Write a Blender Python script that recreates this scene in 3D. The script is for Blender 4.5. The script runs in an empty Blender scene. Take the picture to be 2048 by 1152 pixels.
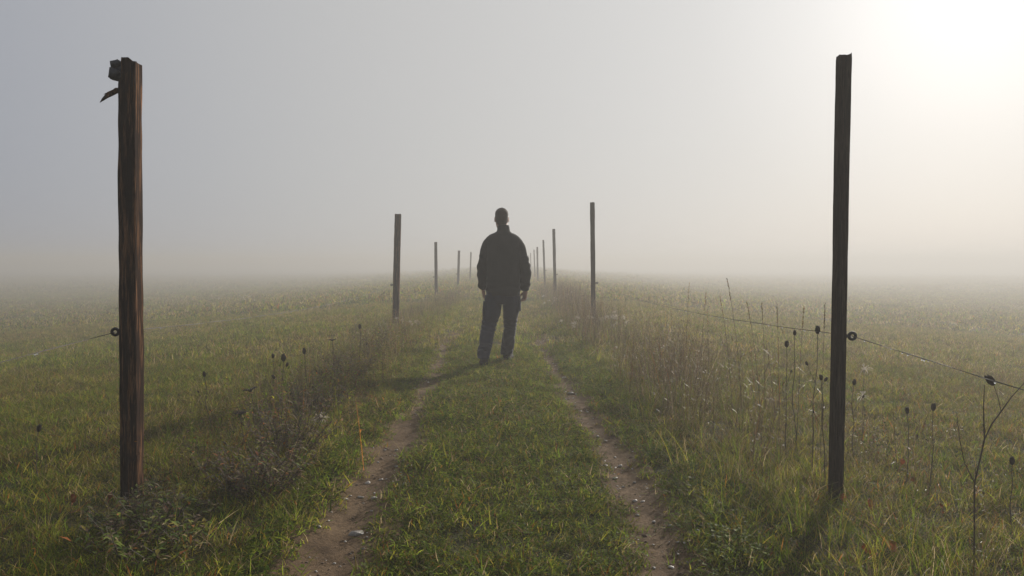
import bpy, bmesh, math, random
import numpy as np
from mathutils import Vector, Matrix, noise as mnoise

R = math.radians
random.seed(7)
rng = np.random.default_rng(7)
SC = bpy.context.scene
COL = SC.collection

# ------------------------------------------------------------------ camera
F = 1593.0                 # focal length in pixels of the 2048 wide photograph
CX, HY, CH = 1008.0, 525.0, 1.17   # column and row of the vanishing point, camera height
cam_d = bpy.data.cameras.new("camera")
cam_d.sensor_width = 36.0
cam_d.lens = 36.0 * F / 2048.0
cam_d.clip_start, cam_d.clip_end = 0.05, 3000.0
cam = bpy.data.objects.new("camera", cam_d)
COL.objects.link(cam)
cam.location = (0, 0, CH)
cam.rotation_euler = (R(90) - math.atan((576 - HY) / F), 0, -math.atan((1024 - CX) / F))
SC.camera = cam

# ------------------------------------------------------------------ sky, sun, exposure
SUN_AZ, SUN_EL = 31.0, 17.5          # degrees right of the track's direction, above the horizon
sd = Vector((math.sin(R(SUN_AZ)) * math.cos(R(SUN_EL)), math.cos(R(SUN_AZ)) * math.cos(R(SUN_EL)), math.sin(R(SUN_EL))))
world = bpy.data.worlds.new("World")
SC.world = world
world.use_nodes = True
wn, wl = world.node_tree.nodes, world.node_tree.links
bg = wn["Background"]
bg.inputs["Strength"].default_value = 0.1
sky = wn.new("ShaderNodeTexSky")
sky.sky_type = 'NISHITA'
sky.sun_disc = False
sky.sun_elevation = R(SUN_EL)
sky.sun_rotation = R(SUN_AZ)
sky.dust_density = 2.0
tc = wn.new("ShaderNodeTexCoord")
dot = wn.new("ShaderNodeVectorMath"); dot.operation = 'DOT_PRODUCT'
wl.new(tc.outputs["Generated"], dot.inputs[0]); dot.inputs[1].default_value = sd
ac = wn.new("ShaderNodeMath"); ac.operation = 'ARCCOSINE'
wl.new(dot.outputs["Value"], ac.inputs[0])
dv = wn.new("ShaderNodeMath"); dv.operation = 'DIVIDE'; dv.inputs[1].default_value = math.pi
wl.new(ac.outputs[0], dv.inputs[0])
ramp = wn.new("ShaderNodeValToRGB")
ramp.color_ramp.interpolation = 'B_SPLINE'
SKY = [(0, (0.90, 0.90, 0.90)), (5, (0.82, 0.82, 0.82)), (10, (0.70, 0.70, 0.698)), (17, (0.60, 0.598, 0.592)),
       (28, (0.53, 0.526, 0.52)), (40, (0.465, 0.463, 0.46)), (52, (0.385, 0.392, 0.41)), (66, (0.285, 0.30, 0.345)), (180, (0.22, 0.235, 0.27))]
el = ramp.color_ramp.elements
while len(el) > 1:
    el.remove(el[-1])
for i, (a, c) in enumerate(SKY):
    e = el[0] if i == 0 else el.new(a / 180.0)
    e.position = a / 180.0
    e.color = (c[0], c[1], c[2], 1)
wl.new(dv.outputs[0], ramp.inputs[0])
mul = wn.new("ShaderNodeVectorMath"); mul.operation = 'SCALE'; mul.inputs["Scale"].default_value = 10.0
wl.new(ramp.outputs["Color"], mul.inputs[0])
mix = wn.new("ShaderNodeMix"); mix.data_type = 'RGBA'; mix.inputs["Factor"].default_value = 0.97
wl.new(sky.outputs["Color"], mix.inputs[6]); wl.new(mul.outputs[0], mix.inputs[7])
wl.new(mix.outputs[2], bg.inputs["Color"])

sun_d = bpy.data.lights.new("sun", 'SUN')
sun_d.energy = 5.0
sun_d.angle = R(1.0)
sun_d.color = (1.0, 0.93, 0.83)
sun = bpy.data.objects.new("sun", sun_d)
COL.objects.link(sun)
sun.rotation_euler = sd.to_track_quat('Z', 'Y').to_euler()
sun.location = (20, 34, 14)

SC.view_settings.view_transform = 'Standard'
SC.view_settings.look = 'None'
SC.view_settings.exposure = 0.20
SC.view_settings.gamma = 1.0
SC.view_settings.use_curve_mapping = False
SC.render.engine = 'CYCLES'
SC.cycles.use_denoising = True
SC.cycles.max_bounces = 6
SC.cycles.diffuse_bounces = 3
SC.cycles.glossy_bounces = 2
SC.cycles.transmission_bounces = 4
SC.cycles.volume_bounces = 1
SC.cycles.sample_clamp_indirect = 4.0

HAZE_DENSITY, HAZE_G, HAZE_TOP = 0.0128, 0.33, 2.7


# ------------------------------------------------------------------ helpers
def lin(*c):
    return (c[0], c[1], c[2], 1.0)


CAM_R = cam.rotation_euler.to_matrix()


def PT(px, py, d):
    """the world point at distance y = d along the sight line of a picture position"""
    v = CAM_R @ Vector(((px - 1024) / F, (576 - py) / F, -1.0))
    return Vector((0, 0, CH)) + v * (d / v.y)


def X(px, d, py=None):
    return PT(px, HY + F * CH / d if py is None else py, d).x


def Z(py, d, px=1008):
    return PT(px, py, d).z


def tag(o, label=None, cat=None, group=None, kind=None):
    if label: o["label"] = label
    if cat: o["category"] = cat
    if group: o["group"] = group
    if kind: o["kind"] = kind
    return o


def obj(name, me, mat=None, parent=None, link=True):
    if isinstance(me, bmesh.types.BMesh):
        bm = me
        me = bpy.data.meshes.new(name)
        bm.to_mesh(me)
        bm.free()
    o = bpy.data.objects.new(name, me)
    if mat and not me.materials:
        me.materials.append(mat)
    if link:
        COL.objects.link(o)
    if parent:
        o.parent = parent
    return o


def empty(name, loc, rz=0.0):
    o = bpy.data.objects.new(name, None)
    o.empty_display_size = 0.1
    o.location = loc
    o.rotation_euler = (0, 0, rz)
    COL.objects.link(o)
    return o


def smooth(me):
    me.polygons.foreach_set("use_smooth", [True] * len(me.polygons))


def np_mesh(name, verts, faces, smooth_f=False, attrs=None):
    """verts (n,3), faces (m,k) with k = 3 or 4"""
    me = bpy.data.meshes.new(name)
    verts = np.asarray(verts, np.float32); faces = np.asarray(faces, np.int32)
    k = faces.shape[1]
    me.vertices.add(len(verts)); me.vertices.foreach_set("co", verts.ravel())
    me.loops.add(faces.size); me.loops.foreach_set("vertex_index", faces.ravel())
    me.polygons.add(len(faces))
    me.polygons.foreach_set("loop_start", np.arange(0, faces.size, k, dtype=np.int32))
    me.polygons.foreach_set("loop_total", np.full(len(faces), k, np.int32))
    if smooth_f:
        me.polygons.foreach_set("use_smooth", np.ones(len(faces), bool))
    for n, v in (attrs or {}).items():
        a = me.attributes.new(n, 'FLOAT_COLOR', 'POINT')
        v = np.concatenate([np.asarray(v, np.float32), np.ones((len(v), 1), np.float32)], 1)
        a.data.foreach_set("color", v.ravel())
    me.update(calc_edges=True)
    return me


def vnoise(x, y, seed=0):
    """smooth 2-D value noise in -1..1 (vectorised)"""
    x = np.asarray(x, float); y = np.asarray(y, float)
    xi, yi = np.floor(x).astype(np.int64), np.floor(y).astype(np.int64)
    fx, fy = x - xi, y - yi
    fx = fx * fx * (3 - 2 * fx); fy = fy * fy * (3 - 2 * fy)

    def h(a, b):
        n = (a * 374761393 + b * 668265263 + seed * 982451653) & 0xffffffff
        n = ((n ^ (n >> 13)) * 1274126177) & 0xffffffff
        n = n ^ (n >> 16)
        return (n & 0xffff) / 32767.5 - 1.0
    return (h(xi, yi) * (1 - fx) + h(xi + 1, yi) * fx) * (1 - fy) + (h(xi, yi + 1) * (1 - fx) + h(xi + 1, yi + 1) * fx) * fy


def fbm(x, y, seed=0, oct_=3):
    s, a, t = 0, 1.0, 0
    for k in range(oct_):
        s = s + a * vnoise(np.asarray(x) * 2 ** k, np.asarray(y) * 2 ** k, seed + 17 * k)
        t += a; a *= 0.5
    return s / t


def sstep(a, b, x):
    t = np.clip((np.asarray(x, float) - a) / (b - a), 0, 1)
    return t * t * (3 - 2 * t)


# ------------------------------------------------------------------ terrain
RY = [-5, 1, 3, 4, 5, 6.2, 7, 8.7, 10.6, 14, 60]
RR = [.62, .62, .64, .68, .70, .66, .61, .575, .55, .56, .60]
RL = [-.66, -.66, -.68, -.71, -.715, -.70, -.715, -.74, -.82, -.82, -.75]
WR = [.09, .09, .092, .085, .08, .078, .076, .085, .08, .05, .01]
WL = [.14, .14, .13, .135, .12, .08, .03, .05, .095, .01, .01]


def rut_c(y, side):
    c = np.interp(y, RY, RR if side > 0 else RL)
    return c + 0.03 * vnoise(np.asarray(y) * 1.1, 3.7, 5 if side > 0 else 9)


def rut_w(y, side):
    w = np.interp(y, RY, WR if side > 0 else WL)
    return np.maximum(w * (1 + 0.30 * vnoise(np.asarray(y) * 2.3, 1.7, 15 if side > 0 else 19)), 0.0)


def bare(x, y):
    """0 = grass, 1 = bare trodden earth"""
    m = np.zeros(np.shape(x))
    for s in (1, -1):
        w = rut_w(y, s)
        dd = np.abs(x - rut_c(y, s)) + 0.085 * fbm(np.asarray(x) * 8, np.asarray(y) * 8, 31) - 0.01
        m = np.maximum(m, 1 - sstep(w * 0.75, w * 1.2 + 0.02, dd))
    return m * (1 - sstep(12.5, 14.5, y))


def gz(x, y):
    x = np.asarray(x, float); y = np.asarray(y, float)
    z = 0.012 * fbm(x * 1.3, y * 1.3, 3) + 0.09 * fbm(x * .16, y * .13, 4) * sstep(1.8, 6, np.abs(x))
    for s in (1, -1):
        z = z - 0.04 * np.exp(-((x - np.interp(y, RY, RR if s > 0 else RL)) / 0.17) ** 2)
    z = z + 0.035 * np.exp(-((np.abs(x) - 1.35) / 0.4) ** 2)
    fall = np.clip(np.abs(x) - 2.8, 0, None)
    z = z - np.where(x < 0, 2.2, 2.3) * (1 - np.exp(-fall / 19.0)) * (fall / (fall + 1.5))
    z = z - 0.05 * sstep(6, 14, y) * sstep(-1.2, -3.0, -np.abs(x)) * (x < 0)
    return z


def nodes_mat(name):
    m = bpy.data.materials.new(name)
    m.use_nodes = True
    nt = m.node_tree
    return m, nt.nodes, nt.links, nt.nodes["Principled BSDF"]


def ramp_node(N, stops):
    r = N.new("ShaderNodeValToRGB")
    e = r.color_ramp.elements
    while len(e) > 1:
        e.remove(e[-1])
    for i, (p, c) in enumerate(stops):
        k = e[0] if i == 0 else e.new(p)
        k.position = p
        k.color = lin(*c)
    return r


def tex_noise(N, L, scale, detail=4.0, rough=0.6, coord=None, vec_scale=None):
    t = N.new("ShaderNodeTexNoise")
    t.inputs["Scale"].default_value = scale
    t.inputs["Detail"].default_value = detail
    t.inputs["Roughness"].default_value = rough
    if coord is None:
        coord = N.new("ShaderNodeTexCoord").outputs["Object"]
    if vec_scale:
        mp = N.new("ShaderNodeMapping")
        mp.inputs["Scale"].default_value = vec_scale
        L.new(coord, mp.inputs["Vector"])
        coord = mp.outputs["Vector"]
    L.new(coord, t.inputs["Vector"])
    return t


def bump(N, L, src, strength, dist, bsdf):
    b = N.new("ShaderNodeBump")
    b.inputs["Strength"].default_value = strength
    b.inputs["Distance"].default_value = dist
    L.new(src, b.inputs["Height"])
    L.new(b.outputs["Normal"], bsdf.inputs["Normal"])


# ground
M_ground, N, L, B = nodes_mat("meadow_soil")
t1 = tex_noise(N, L, 0.35, 6, 0.65)
r1 = ramp_node(N, [(0.3, (.030, .034, .012)), (0.5, (.048, .046, .018)), (0.7, (.075, .060, .030))])
L.new(t1.outputs["Fac"], r1.inputs[0])
t2 = tex_noise(N, L, 14, 6, 0.7)
r2 = ramp_node(N, [(0.3, (.45, .45, .45)), (0.7, (1.25, 1.2, 1.1))])
L.new(t2.outputs["Fac"], r2.inputs[0])
mx = N.new("ShaderNodeMix"); mx.data_type = 'RGBA'; mx.blend_type = 'MULTIPLY'; mx.inputs["Factor"].default_value = 1
L.new(r1.outputs[0], mx.inputs[6]); L.new(r2.outputs[0], mx.inputs[7])
L.new(mx.outputs[2], B.inputs["Base Color"])
B.inputs["Roughness"].default_value = 0.95
B.inputs["Specular IOR Level"].default_value = 0.1
bump(N, L, t2.outputs["Fac"], 0.8, 0.03, B)

M_dirt, N, L, B = nodes_mat("trodden_earth")
t1 = tex_noise(N, L, 5, 8, 0.7)
r1 = ramp_node(N, [(0.28, (.070, .045, .026)), (0.5, (.155, .103, .060)), (0.72, (.245, .172, .106))])
L.new(t1.outputs["Fac"], r1.inputs[0])
t2 = tex_noise(N, L, 60, 8, 0.75)
r2 = ramp_node(N, [(0.3, (.55, .55, .55)), (0.7, (1.3, 1.27, 1.2))])
L.new(t2.outputs["Fac"], r2.inputs[0])
mx = N.new("ShaderNodeMix"); mx.data_type = 'RGBA'; mx.blend_type = 'MULTIPLY'; mx.inputs["Factor"].default_value = 1
L.new(r1.outputs[0], mx.inputs[6]); L.new(r2.outputs[0], mx.inputs[7])
L.new(mx.outputs[2], B.inputs["Base Color"])
B.inputs["Roughness"].default_value = 0.95
B.inputs["Specular IOR Level"].default_value = 0.08
bump(N, L, t2.outputs["Fac"], 1.0, 0.02, B)

xs = np.concatenate([np.arange(-3, 3.001, 0.04)])
g = [3.06]
while g[-1] < 620:
    g.append(g[-1] * 1.07 + 0.02)
g = np.array(g)
xs = np.concatenate([-g[::-1], xs, g])
ys = np.arange(1.0, 16, 0.05)
h = [16.06]
while h[-1] < 620:
    h.append(h[-1] * 1.03)
back = [0.9]
while back[-1] > -620:
    back.append(back[-1] - 0.2 - (0.9 - back[-1]) * 0.25)
ys = np.concatenate([np.array(back)[::-1], ys, h])
GX, GY = np.meshgrid(xs, ys)
V = np.stack([GX.ravel(), GY.ravel(), gz(GX, GY).ravel()], 1)
nx, ny = len(xs), len(ys)
ii = (np.arange(ny - 1)[:, None] * nx + np.arange(nx - 1)[None]).ravel()
ground = obj("ground", np_mesh("ground", V, np.stack([ii, ii + 1, ii + nx + 1, ii + nx], 1), True), M_ground)
tag(ground, kind="structure")

VV, FF = [], []
for s in (1, -1):
    yy = np.arange(0.3, 14.4, 0.02)
    base = sum(len(v) for v in VV)
    K = 31
    w = rut_w(yy, s) * 1.25 + 0.05
    w = w * (1 - sstep(13.2, 14.4, yy)) + 0.002
    c = rut_c(yy, s)
    uu = np.linspace(-1, 1, K)
    PX = c[:, None] + uu[None] * (w[:, None] + 0.02 * vnoise(yy[:, None] * 6, np.sign(uu)[None] * 2.0, 44))
    PY = np.repeat(yy[:, None], K, 1)
    PZ = gz(PX, PY) + 0.010 - 0.012 * (np.abs(uu)[None] > 0.99) + 0.007 * fbm(PX * 13, PY * 13, 71, 4)
    VV.append(np.stack([PX.ravel(), PY.ravel(), PZ.ravel()], 1))
    i0 = (np.arange(len(yy) - 1)[:, None] * K + np.arange(K - 1)[None]).ravel() + base
    FF.append(np.stack([i0, i0 + 1, i0 + K + 1, i0 + K], 1))
track = obj("track", np_mesh("track", np.concatenate(VV), np.concatenate(FF), True), M_dirt)
tag(track, kind="structure")


# ------------------------------------------------------------------ vegetation materials and prototypes
def blade_mat(name, spec=0.5, rough=0.35, trans=0.35, sat=1.0):
    m, N, L, B = nodes_mat(name)
    at = N.new("ShaderNodeAttribute"); at.attribute_name = "tint"
    oi = N.new("ShaderNodeObjectInfo")
    hs = N.new("ShaderNodeHueSaturation")
    mr = N.new("ShaderNodeMapRange")
    mr.inputs["To Min"].default_value = 0.45; mr.inputs["To Max"].default_value = 1.45
    L.new(oi.outputs["Random"], mr.inputs["Value"])
    L.new(mr.outputs[0], hs.inputs["Value"])
    hs.inputs["Saturation"].default_value = sat
    L.new(at.outputs["Color"], hs.inputs["Color"])
    L.new(hs.outputs["Color"], B.inputs["Base Color"])
    B.inputs["Roughness"].default_value = rough
    B.inputs["Specular IOR Level"].default_value = spec
    tr = N.new("ShaderNodeBsdfTranslucent")
    L.new(hs.outputs["Color"], tr.inputs["Color"])
    ms = N.new("ShaderNodeMixShader")
    ms.inputs[0].default_value = trans
    L.new(B.outputs[0], ms.inputs[1]); L.new(tr.outputs[0], ms.inputs[2])
    L.new(ms.outputs[0], N["Material Output"].inputs["Surface"])
    return m


M_blade = blade_mat("grass_blade", 0.05, 0.58, 0.60)
M_dry = blade_mat("dry_stalk", 0.3, 0.55, 0.25)

GREENS = [(.108, .162, .012), (.148, .202, .016), (.182, .216, .020), (.058, .100, .010)]
YELLOWS = [(.245, .235, .026), (.290, .230, .034), (.215, .190, .028)]
STRAWS = [(.300, .225, .110), (.370, .285, .155), (.240, .165, .080)]
BROWNS = [(.125, .080, .042), (.180, .120, .066), (.085, .055, .030)]
RUST = [(.30, .095, .018), (.36, .14, .025)]


class Tuft:
    """collects ribbons (grass blades, stalks, leaves) as one mesh with a colour per blade"""
    def __init__(self):
        self.v, self.f, self.c = [], [], []

    def ribbon(self, pts, widths, side, col):
        b = len(self.v)
        for p, w in zip(pts, widths):
            self.v.append(p - side * (w / 2)); self.v.append(p + side * (w / 2))
            self.c.append(col); self.c.append(col)
        for i in range(len(pts) - 1):
            self.f.append((b + 2 * i, b + 2 * i + 1, b + 2 * i + 3, b + 2 * i + 2))

    def blade(self, x, y, h, w, az, lean, curl, col, seg=3, z0=-0.01):
        d = np.array([math.cos(az), math.sin(az), 0.0])
        tw = az + random.uniform(0.8, 2.3)
        side = np.array([math.cos(tw), math.sin(tw), 0.0])
        pts, ws = [], []
        for i in range(seg + 1):
            t = i / seg
            r = h * (lean * t + curl * t * t)
            zz = h * (t - 0.35 * curl * t * t * t)
            pts.append(np.array([x, y, z0]) + d * r + np.array([0, 0, zz]))
            ws.append(w * (1 - t) ** 0.6 if t < 1 else w * 0.08)
        self.ribbon(pts, ws, side, col)

    def leaf(self, p, dirv, up, ln, wd, col):
        """a small pointed leaf of two quads folded along its rib"""
        dirv = dirv / np.linalg.norm(dirv)
        s = np.cross(dirv, up); s = s / (np.linalg.norm(s) + 1e-9)
        n = np.cross(s, dirv)
        b = len(self.v)
        P = [p, p + dirv * ln * .45 + s * wd * .5 + n * wd * .15, p + dirv * ln - n * ln * .15, p + dirv * ln * .45 - s * wd * .5 + n * wd * .15, p + dirv * ln * .5]
        for q in P:
            self.v.append(q); self.c.append(col)
        self.f += [(b, b + 1, b + 2, b + 4), (b, b + 4, b + 2, b + 3)]

    def mesh(self, name, mat):
        me = np_mesh(name, np.array(self.v), np.array(self.f), True, {"tint": np.array(self.c)})
        me.materials.append(mat)
        return me


def pick(ws):
    pal = random.choices([GREENS, YELLOWS, STRAWS, BROWNS, RUST], ws)[0]
    c = random.choice(pal)
    k = random.uniform(.8, 1.2)
    return (c[0] * k, c[1] * k, c[2] * k)


def proto_coll(name):
    return bpy.data.collections.new(name)


def add_proto(coll, name, me):
    o = bpy.data.objects.new(name, me)
    coll.objects.link(o)


def grass_protos(name, n, blades, rad, h0, h1, w0, w1, pals, leanmax=.9, clover=0):
    c = proto_coll(name)
    for k in range(n):
        T = Tuft()
        pal = pals[k % len(pals)]
        for b in range(blades):
            a, r = random.uniform(0, 6.283), rad * math.sqrt(random.random())
            col = pick(pal)
            T.blade(r * math.cos(a), r * math.sin(a), random.uniform(h0, h1) * random.uniform(.6, 1), random.uniform(w0, w1), random.uniform(0, 6.283), random.uniform(0, leanmax), random.uniform(.1, .9), col)
        for b in range(clover):
            a, r = random.uniform(0, 6.283), rad * math.sqrt(random.random())
            zc = random.uniform(h0 * .3, h1 * .7)
            p = np.array([r * math.cos(a), r * math.sin(a), zc])
            col = random.choice(GREENS); kk = random.uniform(.7, 1.3); col = tuple(v * kk for v in col)
            for q in range(3):
                aa = a + q * 2.09
                T.leaf(p, np.array([math.cos(aa), math.sin(aa), .25]), np.array([0, 0, 1.0]), random.uniform(.007, .012), .008, col)
        add_proto(c, "%s_tuft_%03d" % (name, k), T.mesh(name, M_blade))
    return c


def scatter(name, coll, P, rotz, scale, idx, tilt=0.22):
    n = len(P)
    me = bpy.data.meshes.new(name)
    me.vertices.add(n)
    me.vertices.foreach_set("co", np.asarray(P, np.float32).ravel())
    rot = np.stack([rng.normal(0, tilt, n), rng.normal(0, tilt, n), rotz], 1).astype(np.float32)
    a = me.attributes.new("rot", 'FLOAT_VECTOR', 'POINT'); a.data.foreach_set("vector", rot.ravel())
    a = me.attributes.new("siz", 'FLOAT', 'POINT'); a.data.foreach_set("value", np.asarray(scale, np.float32))
    a = me.attributes.new("idx", 'INT', 'POINT'); a.data.foreach_set("value", np.asarray(idx, np.int32))
    o = obj(name, me)
    ng = bpy.data.node_groups.new(name + "_scatter", 'GeometryNodeTree')
    ng.interface.new_socket("Geometry", in_out='INPUT', socket_type='NodeSocketGeometry')
    ng.interface.new_socket("Geometry", in_out='OUTPUT', socket_type='NodeSocketGeometry')
    N, L = ng.nodes, ng.links
    gi, go = N.new("NodeGroupInput"), N.new("NodeGroupOutput")
    ci = N.new("GeometryNodeCollectionInfo")
    ci.inputs["Collection"].default_value = coll
    ci.inputs["Separate Children"].default_value = True
    ci.inputs["Reset Children"].default_value = True
    ip = N.new("GeometryNodeInstanceOnPoints")
    ip.inputs["Pick Instance"].default_value = True

    def na(nm, ty):
        k = N.new("GeometryNodeInputNamedAttribute"); k.data_type = ty
        k.inputs["Name"].default_value = nm
        return [s for s in k.outputs if s.enabled and s.name == "Attribute"][0]
    L.new(gi.outputs[0], ip.inputs["Points"])
    L.new(ci.outputs[0], ip.inputs["Instance"])
    L.new(na("idx", 'INT'), ip.inputs["Instance Index"])
    er = N.new("FunctionNodeEulerToRotation")
    L.new(na("rot", 'FLOAT_VECTOR'), er.inputs[0])
    L.new(er.outputs[0], ip.inputs["Rotation"])
    L.new(na("siz", 'FLOAT'), ip.inputs["Scale"])
    L.new(ip.outputs[0], go.inputs[0])
    md = o.modifiers.new("scatter", 'NODES')
    md.node_group = ng
    return o


def cand(y0, y1, dens, xlo=None, xhi=None):
    """random ground points inside (a margin round) the view, dens per square metre"""
    wid = lambda y: 0.74 * y + 1.6
    if xlo is None:
        W = wid(y1)
        n = int((y1 - y0) * 2 * W * dens)
        x = rng.uniform(-W, W, n); y = rng.uniform(y0, y1, n)
        k = np.abs(x) < wid(y)
    else:
        n = int((y1 - y0) * (xhi - xlo) * dens)
        x = rng.uniform(xlo, xhi, n); y = rng.uniform(y0, y1, n)
        k = np.abs(x) < wid(y)
    return x[k], y[k]


# palettes: weights for green, yellow-green, straw, brown, rust
PG = (5.5, 3.5, .9, .6, .12)
PM = (3.2, 3.8, 2.0, 1, .25)
PD = (1.5, 3, 3.6, 2, .3)
C_short = grass_protos("short_grass", 24, 28, .06, .022, .066, .0032, .0062, [PG, PG, PM], 1.2, 6)
C_mead = grass_protos("meadow_grass", 36, 30, .085, .030, .100, .0030, .0058, [PG, PM, PD], 1.2, 0)
C_midg = grass_protos("mid_grass", 24, 30, .16, .04, .115, .006, .010, [PG, PM, PD], 1.0)
C_farg = grass_protos("far_grass", 18, 40, .45, .06, .14, .018, .030, [PG, PM, PD], 0.9)


def kind_idx(x, y, n, straw):
    """prototype index: k % 3 = green, mixed, dry chosen by a patchy field"""
    f = fbm(x * .55, y * .35, 61) + 0.5 * fbm(x * 2.3, y * 2.0, 67) + straw
    typ = np.where(f < -0.12, 0, np.where(f < 0.32, 1, 2))
    typ = np.where(rng.random(len(x)) < .18, rng.integers(0, 3, len(x)), typ)
    return typ + 3 * rng.integers(0, n // 3, len(x))


def straw_of(x, y):
    return np.where(x > 1.2, 0.42, np.where(x < -1.2, -0.34 + .30 * sstep(4, 14, y), -0.38 + .42 * sstep(3, 9, y))) + .22 * sstep(9, 20, y)


def layer(name, coll, n, y0, y1, dens, s0, s1, label, keep):
    x, y = cand(y0, y1, dens)
    p = keep(x, y)
    k = rng.random(len(x)) < p
    x, y = x[k], y[k]
    sc = rng.uniform(s0, s1, len(x)) * (1 + .30 * fbm(x * 1.1, y * 1.1, 83) + .45 * fbm(x * 5.5, y * 5.5, 84))
    P = np.stack([x, y, gz(x, y)], 1)
    o = scatter(name, coll, P, rng.uniform(0, 6.283, len(x)), sc, kind_idx(x, y, n, straw_of(x, y)))
    tag(o, label, "grass", kind="stuff")
    return o


inner = lambda x, y: (np.abs(x) < 1.05 + .12 * fbm(x * 3, y * 2, 90))
layer("short_grass", C_short, 24, 1.5, 11, 620, .75, 1.25, "short trodden grass on the middle strip and edges of the track",
      lambda x, y: inner(x, y) * (1 - bare(x, y) * 0.985))
layer("meadow_grass", C_mead, 36, 1.5, 10, 420, .5, 1.0, "dewy autumn meadow grass in the near field",
      lambda x, y: (~inner(x, y)) * 1.0)
layer("middle_grass", C_midg, 24, 10, 24, 120, .55, 1.0, "meadow grass paling into the fog beyond the walker",
      lambda x, y: np.where(np.abs(x) < 1.0, .8, 1.0) * (1 - bare(x, y) * .9))
layer("distant_grass", C_farg, 18, 24, 85, 9, .7, 1.3, "distant meadow grass fading into the fog", lambda x, y: np.ones(len(x)))


C_vast = grass_protos("vast_grass", 12, 46, 1.1, .08, .17, .045, .075, [PM, PM, PD], 0.9)
layer("distant_grass", C_vast, 12, 80, 190, 1.1, .8, 1.3, "farthest meadow grass dissolving into the fog", lambda x, y: np.ones(len(x)))


# ------------------------------------------------------------------ verges of tall dry growth
def stalk_protos(name, n, count, rad, h0, h1, mode):
    c = proto_coll(name)
    for k in range(n):
        T = Tuft()
        for b in range(count):
            a, r = random.uniform(0, 6.283), rad * math.sqrt(random.random())
            x, y = r * math.cos(a), r * math.sin(a)
            hh = random.uniform(h0, h1)
            if mode == "dry":
                col = pick((.3, .5, 2.0, 5, .2))
                w = random.uniform(.0020, .0040)
                az, ln, cu = random.uniform(0, 6.283), random.uniform(0, .22), random.uniform(0, .25)
                T.blade(x, y, hh, w, az, ln, cu, col, 4)
                tip = np.array([x + math.cos(az) * hh * (ln + cu) * .93, y + math.sin(az) * hh * (ln + cu) * .93, hh * (1 - .35 * cu) * .97])
                # small seed spikelets along the upper stalk
                for q in range(random.randint(0, 5)):
                    t = random.uniform(.72, 1.0)
                    p = np.array([x + math.cos(az) * hh * (ln * t + cu * t * t), y + math.sin(az) * hh * (ln * t + cu * t * t), hh * (t - .35 * cu * t ** 3)])
                    aa = random.uniform(0, 6.283)
                    T.leaf(p, np.array([math.cos(aa), math.sin(aa), 1.2]), np.array([0, 0, 1.0]), random.uniform(.012, .028), random.uniform(.003, .006), pick((0, .2, 2, 4, .2)))
                for q in range(random.randint(0, 2)):
                    t = random.uniform(.1, .6)
                    aa = random.uniform(0, 6.283)
                    p = np.array([x + math.cos(az) * hh * (ln * t + cu * t * t), y + math.sin(az) * hh * (ln * t + cu * t * t), hh * t])
                    T.leaf(p, np.array([math.cos(aa), math.sin(aa), random.uniform(-.4, .8)]), np.array([0, 0, 1.0]), random.uniform(.03, .07), random.uniform(.004, .008), pick((.5, .8, 2, 3, .6)))
            elif mode == "green":
                col = pick((5, 2.8, 1.5, .8, .02))
                T.blade(x, y, hh, random.uniform(.0026, .0046), random.uniform(0, 6.283), random.uniform(0, .55), random.uniform(.2, .95), col, 5)
            else:                                   # leafy dark weeds
                col = pick((1.2, .3, .3, 4, .4))
                az, ln = random.uniform(0, 6.283), random.uniform(0, .5)
                T.blade(x, y, hh, random.uniform(.002, .0038), az, ln, .15, col, 4)
                for q in range(random.randint(4, 11)):
                    t = random.uniform(.15, 1.0)
                    p = np.array([x + math.cos(az) * hh * (ln * t + .15 * t * t), y + math.sin(az) * hh * (ln * t + .15 * t * t), hh * t * .96])
                    aa = random.uniform(0, 6.283)
                    T.leaf(p, np.array([math.cos(aa), math.sin(aa), random.uniform(-.5, .9)]), np.array([0, 0, 1.0]), random.uniform(.015, .045), random.uniform(.007, .016), pick((3, .8, .5, 2.2, .5)))
        add_proto(c, "%s_clump_%03d" % (name, k), T.mesh(name, M_dry if mode == "dry" else M_blade))
    return c


C_stalk = stalk_protos("dry_stalks", 18, 9, .10, .22, .62, "dry")
C_tallg = stalk_protos("tall_grass", 18, 26, .10, .16, .42, "green")
C_weed = stalk_protos("leafy_weeds", 14, 9, .12, .12, .40, "weed")


def verge(name, coll, n, y0, y1, dens, xlo, xhi, s0, s1, label, fn, cat, tilt=.12):
    x, y = cand(y0, y1, dens, xlo, xhi)
    k = rng.random(len(x)) < fn(x, y)
    x, y = x[k], y[k]
    sc = rng.uniform(s0, s1, len(x)) * (1 + .3 * fbm(x * 1.3, y * 1.1, 101))
    P = np.stack([x, y, gz(x, y)], 1)
    tag(scatter(name, coll, P, rng.uniform(0, 6.283, len(x)), sc, rng.integers(0, n, len(x)), tilt), label, cat, kind="stuff")


def band(x, y, a, b, soft, seed):
    e = .16 * fbm(y * .9, x * .9, seed)
    return sstep(a - soft, a + soft, x + e) * (1 - sstep(b - soft, b + soft, x + e))


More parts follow.
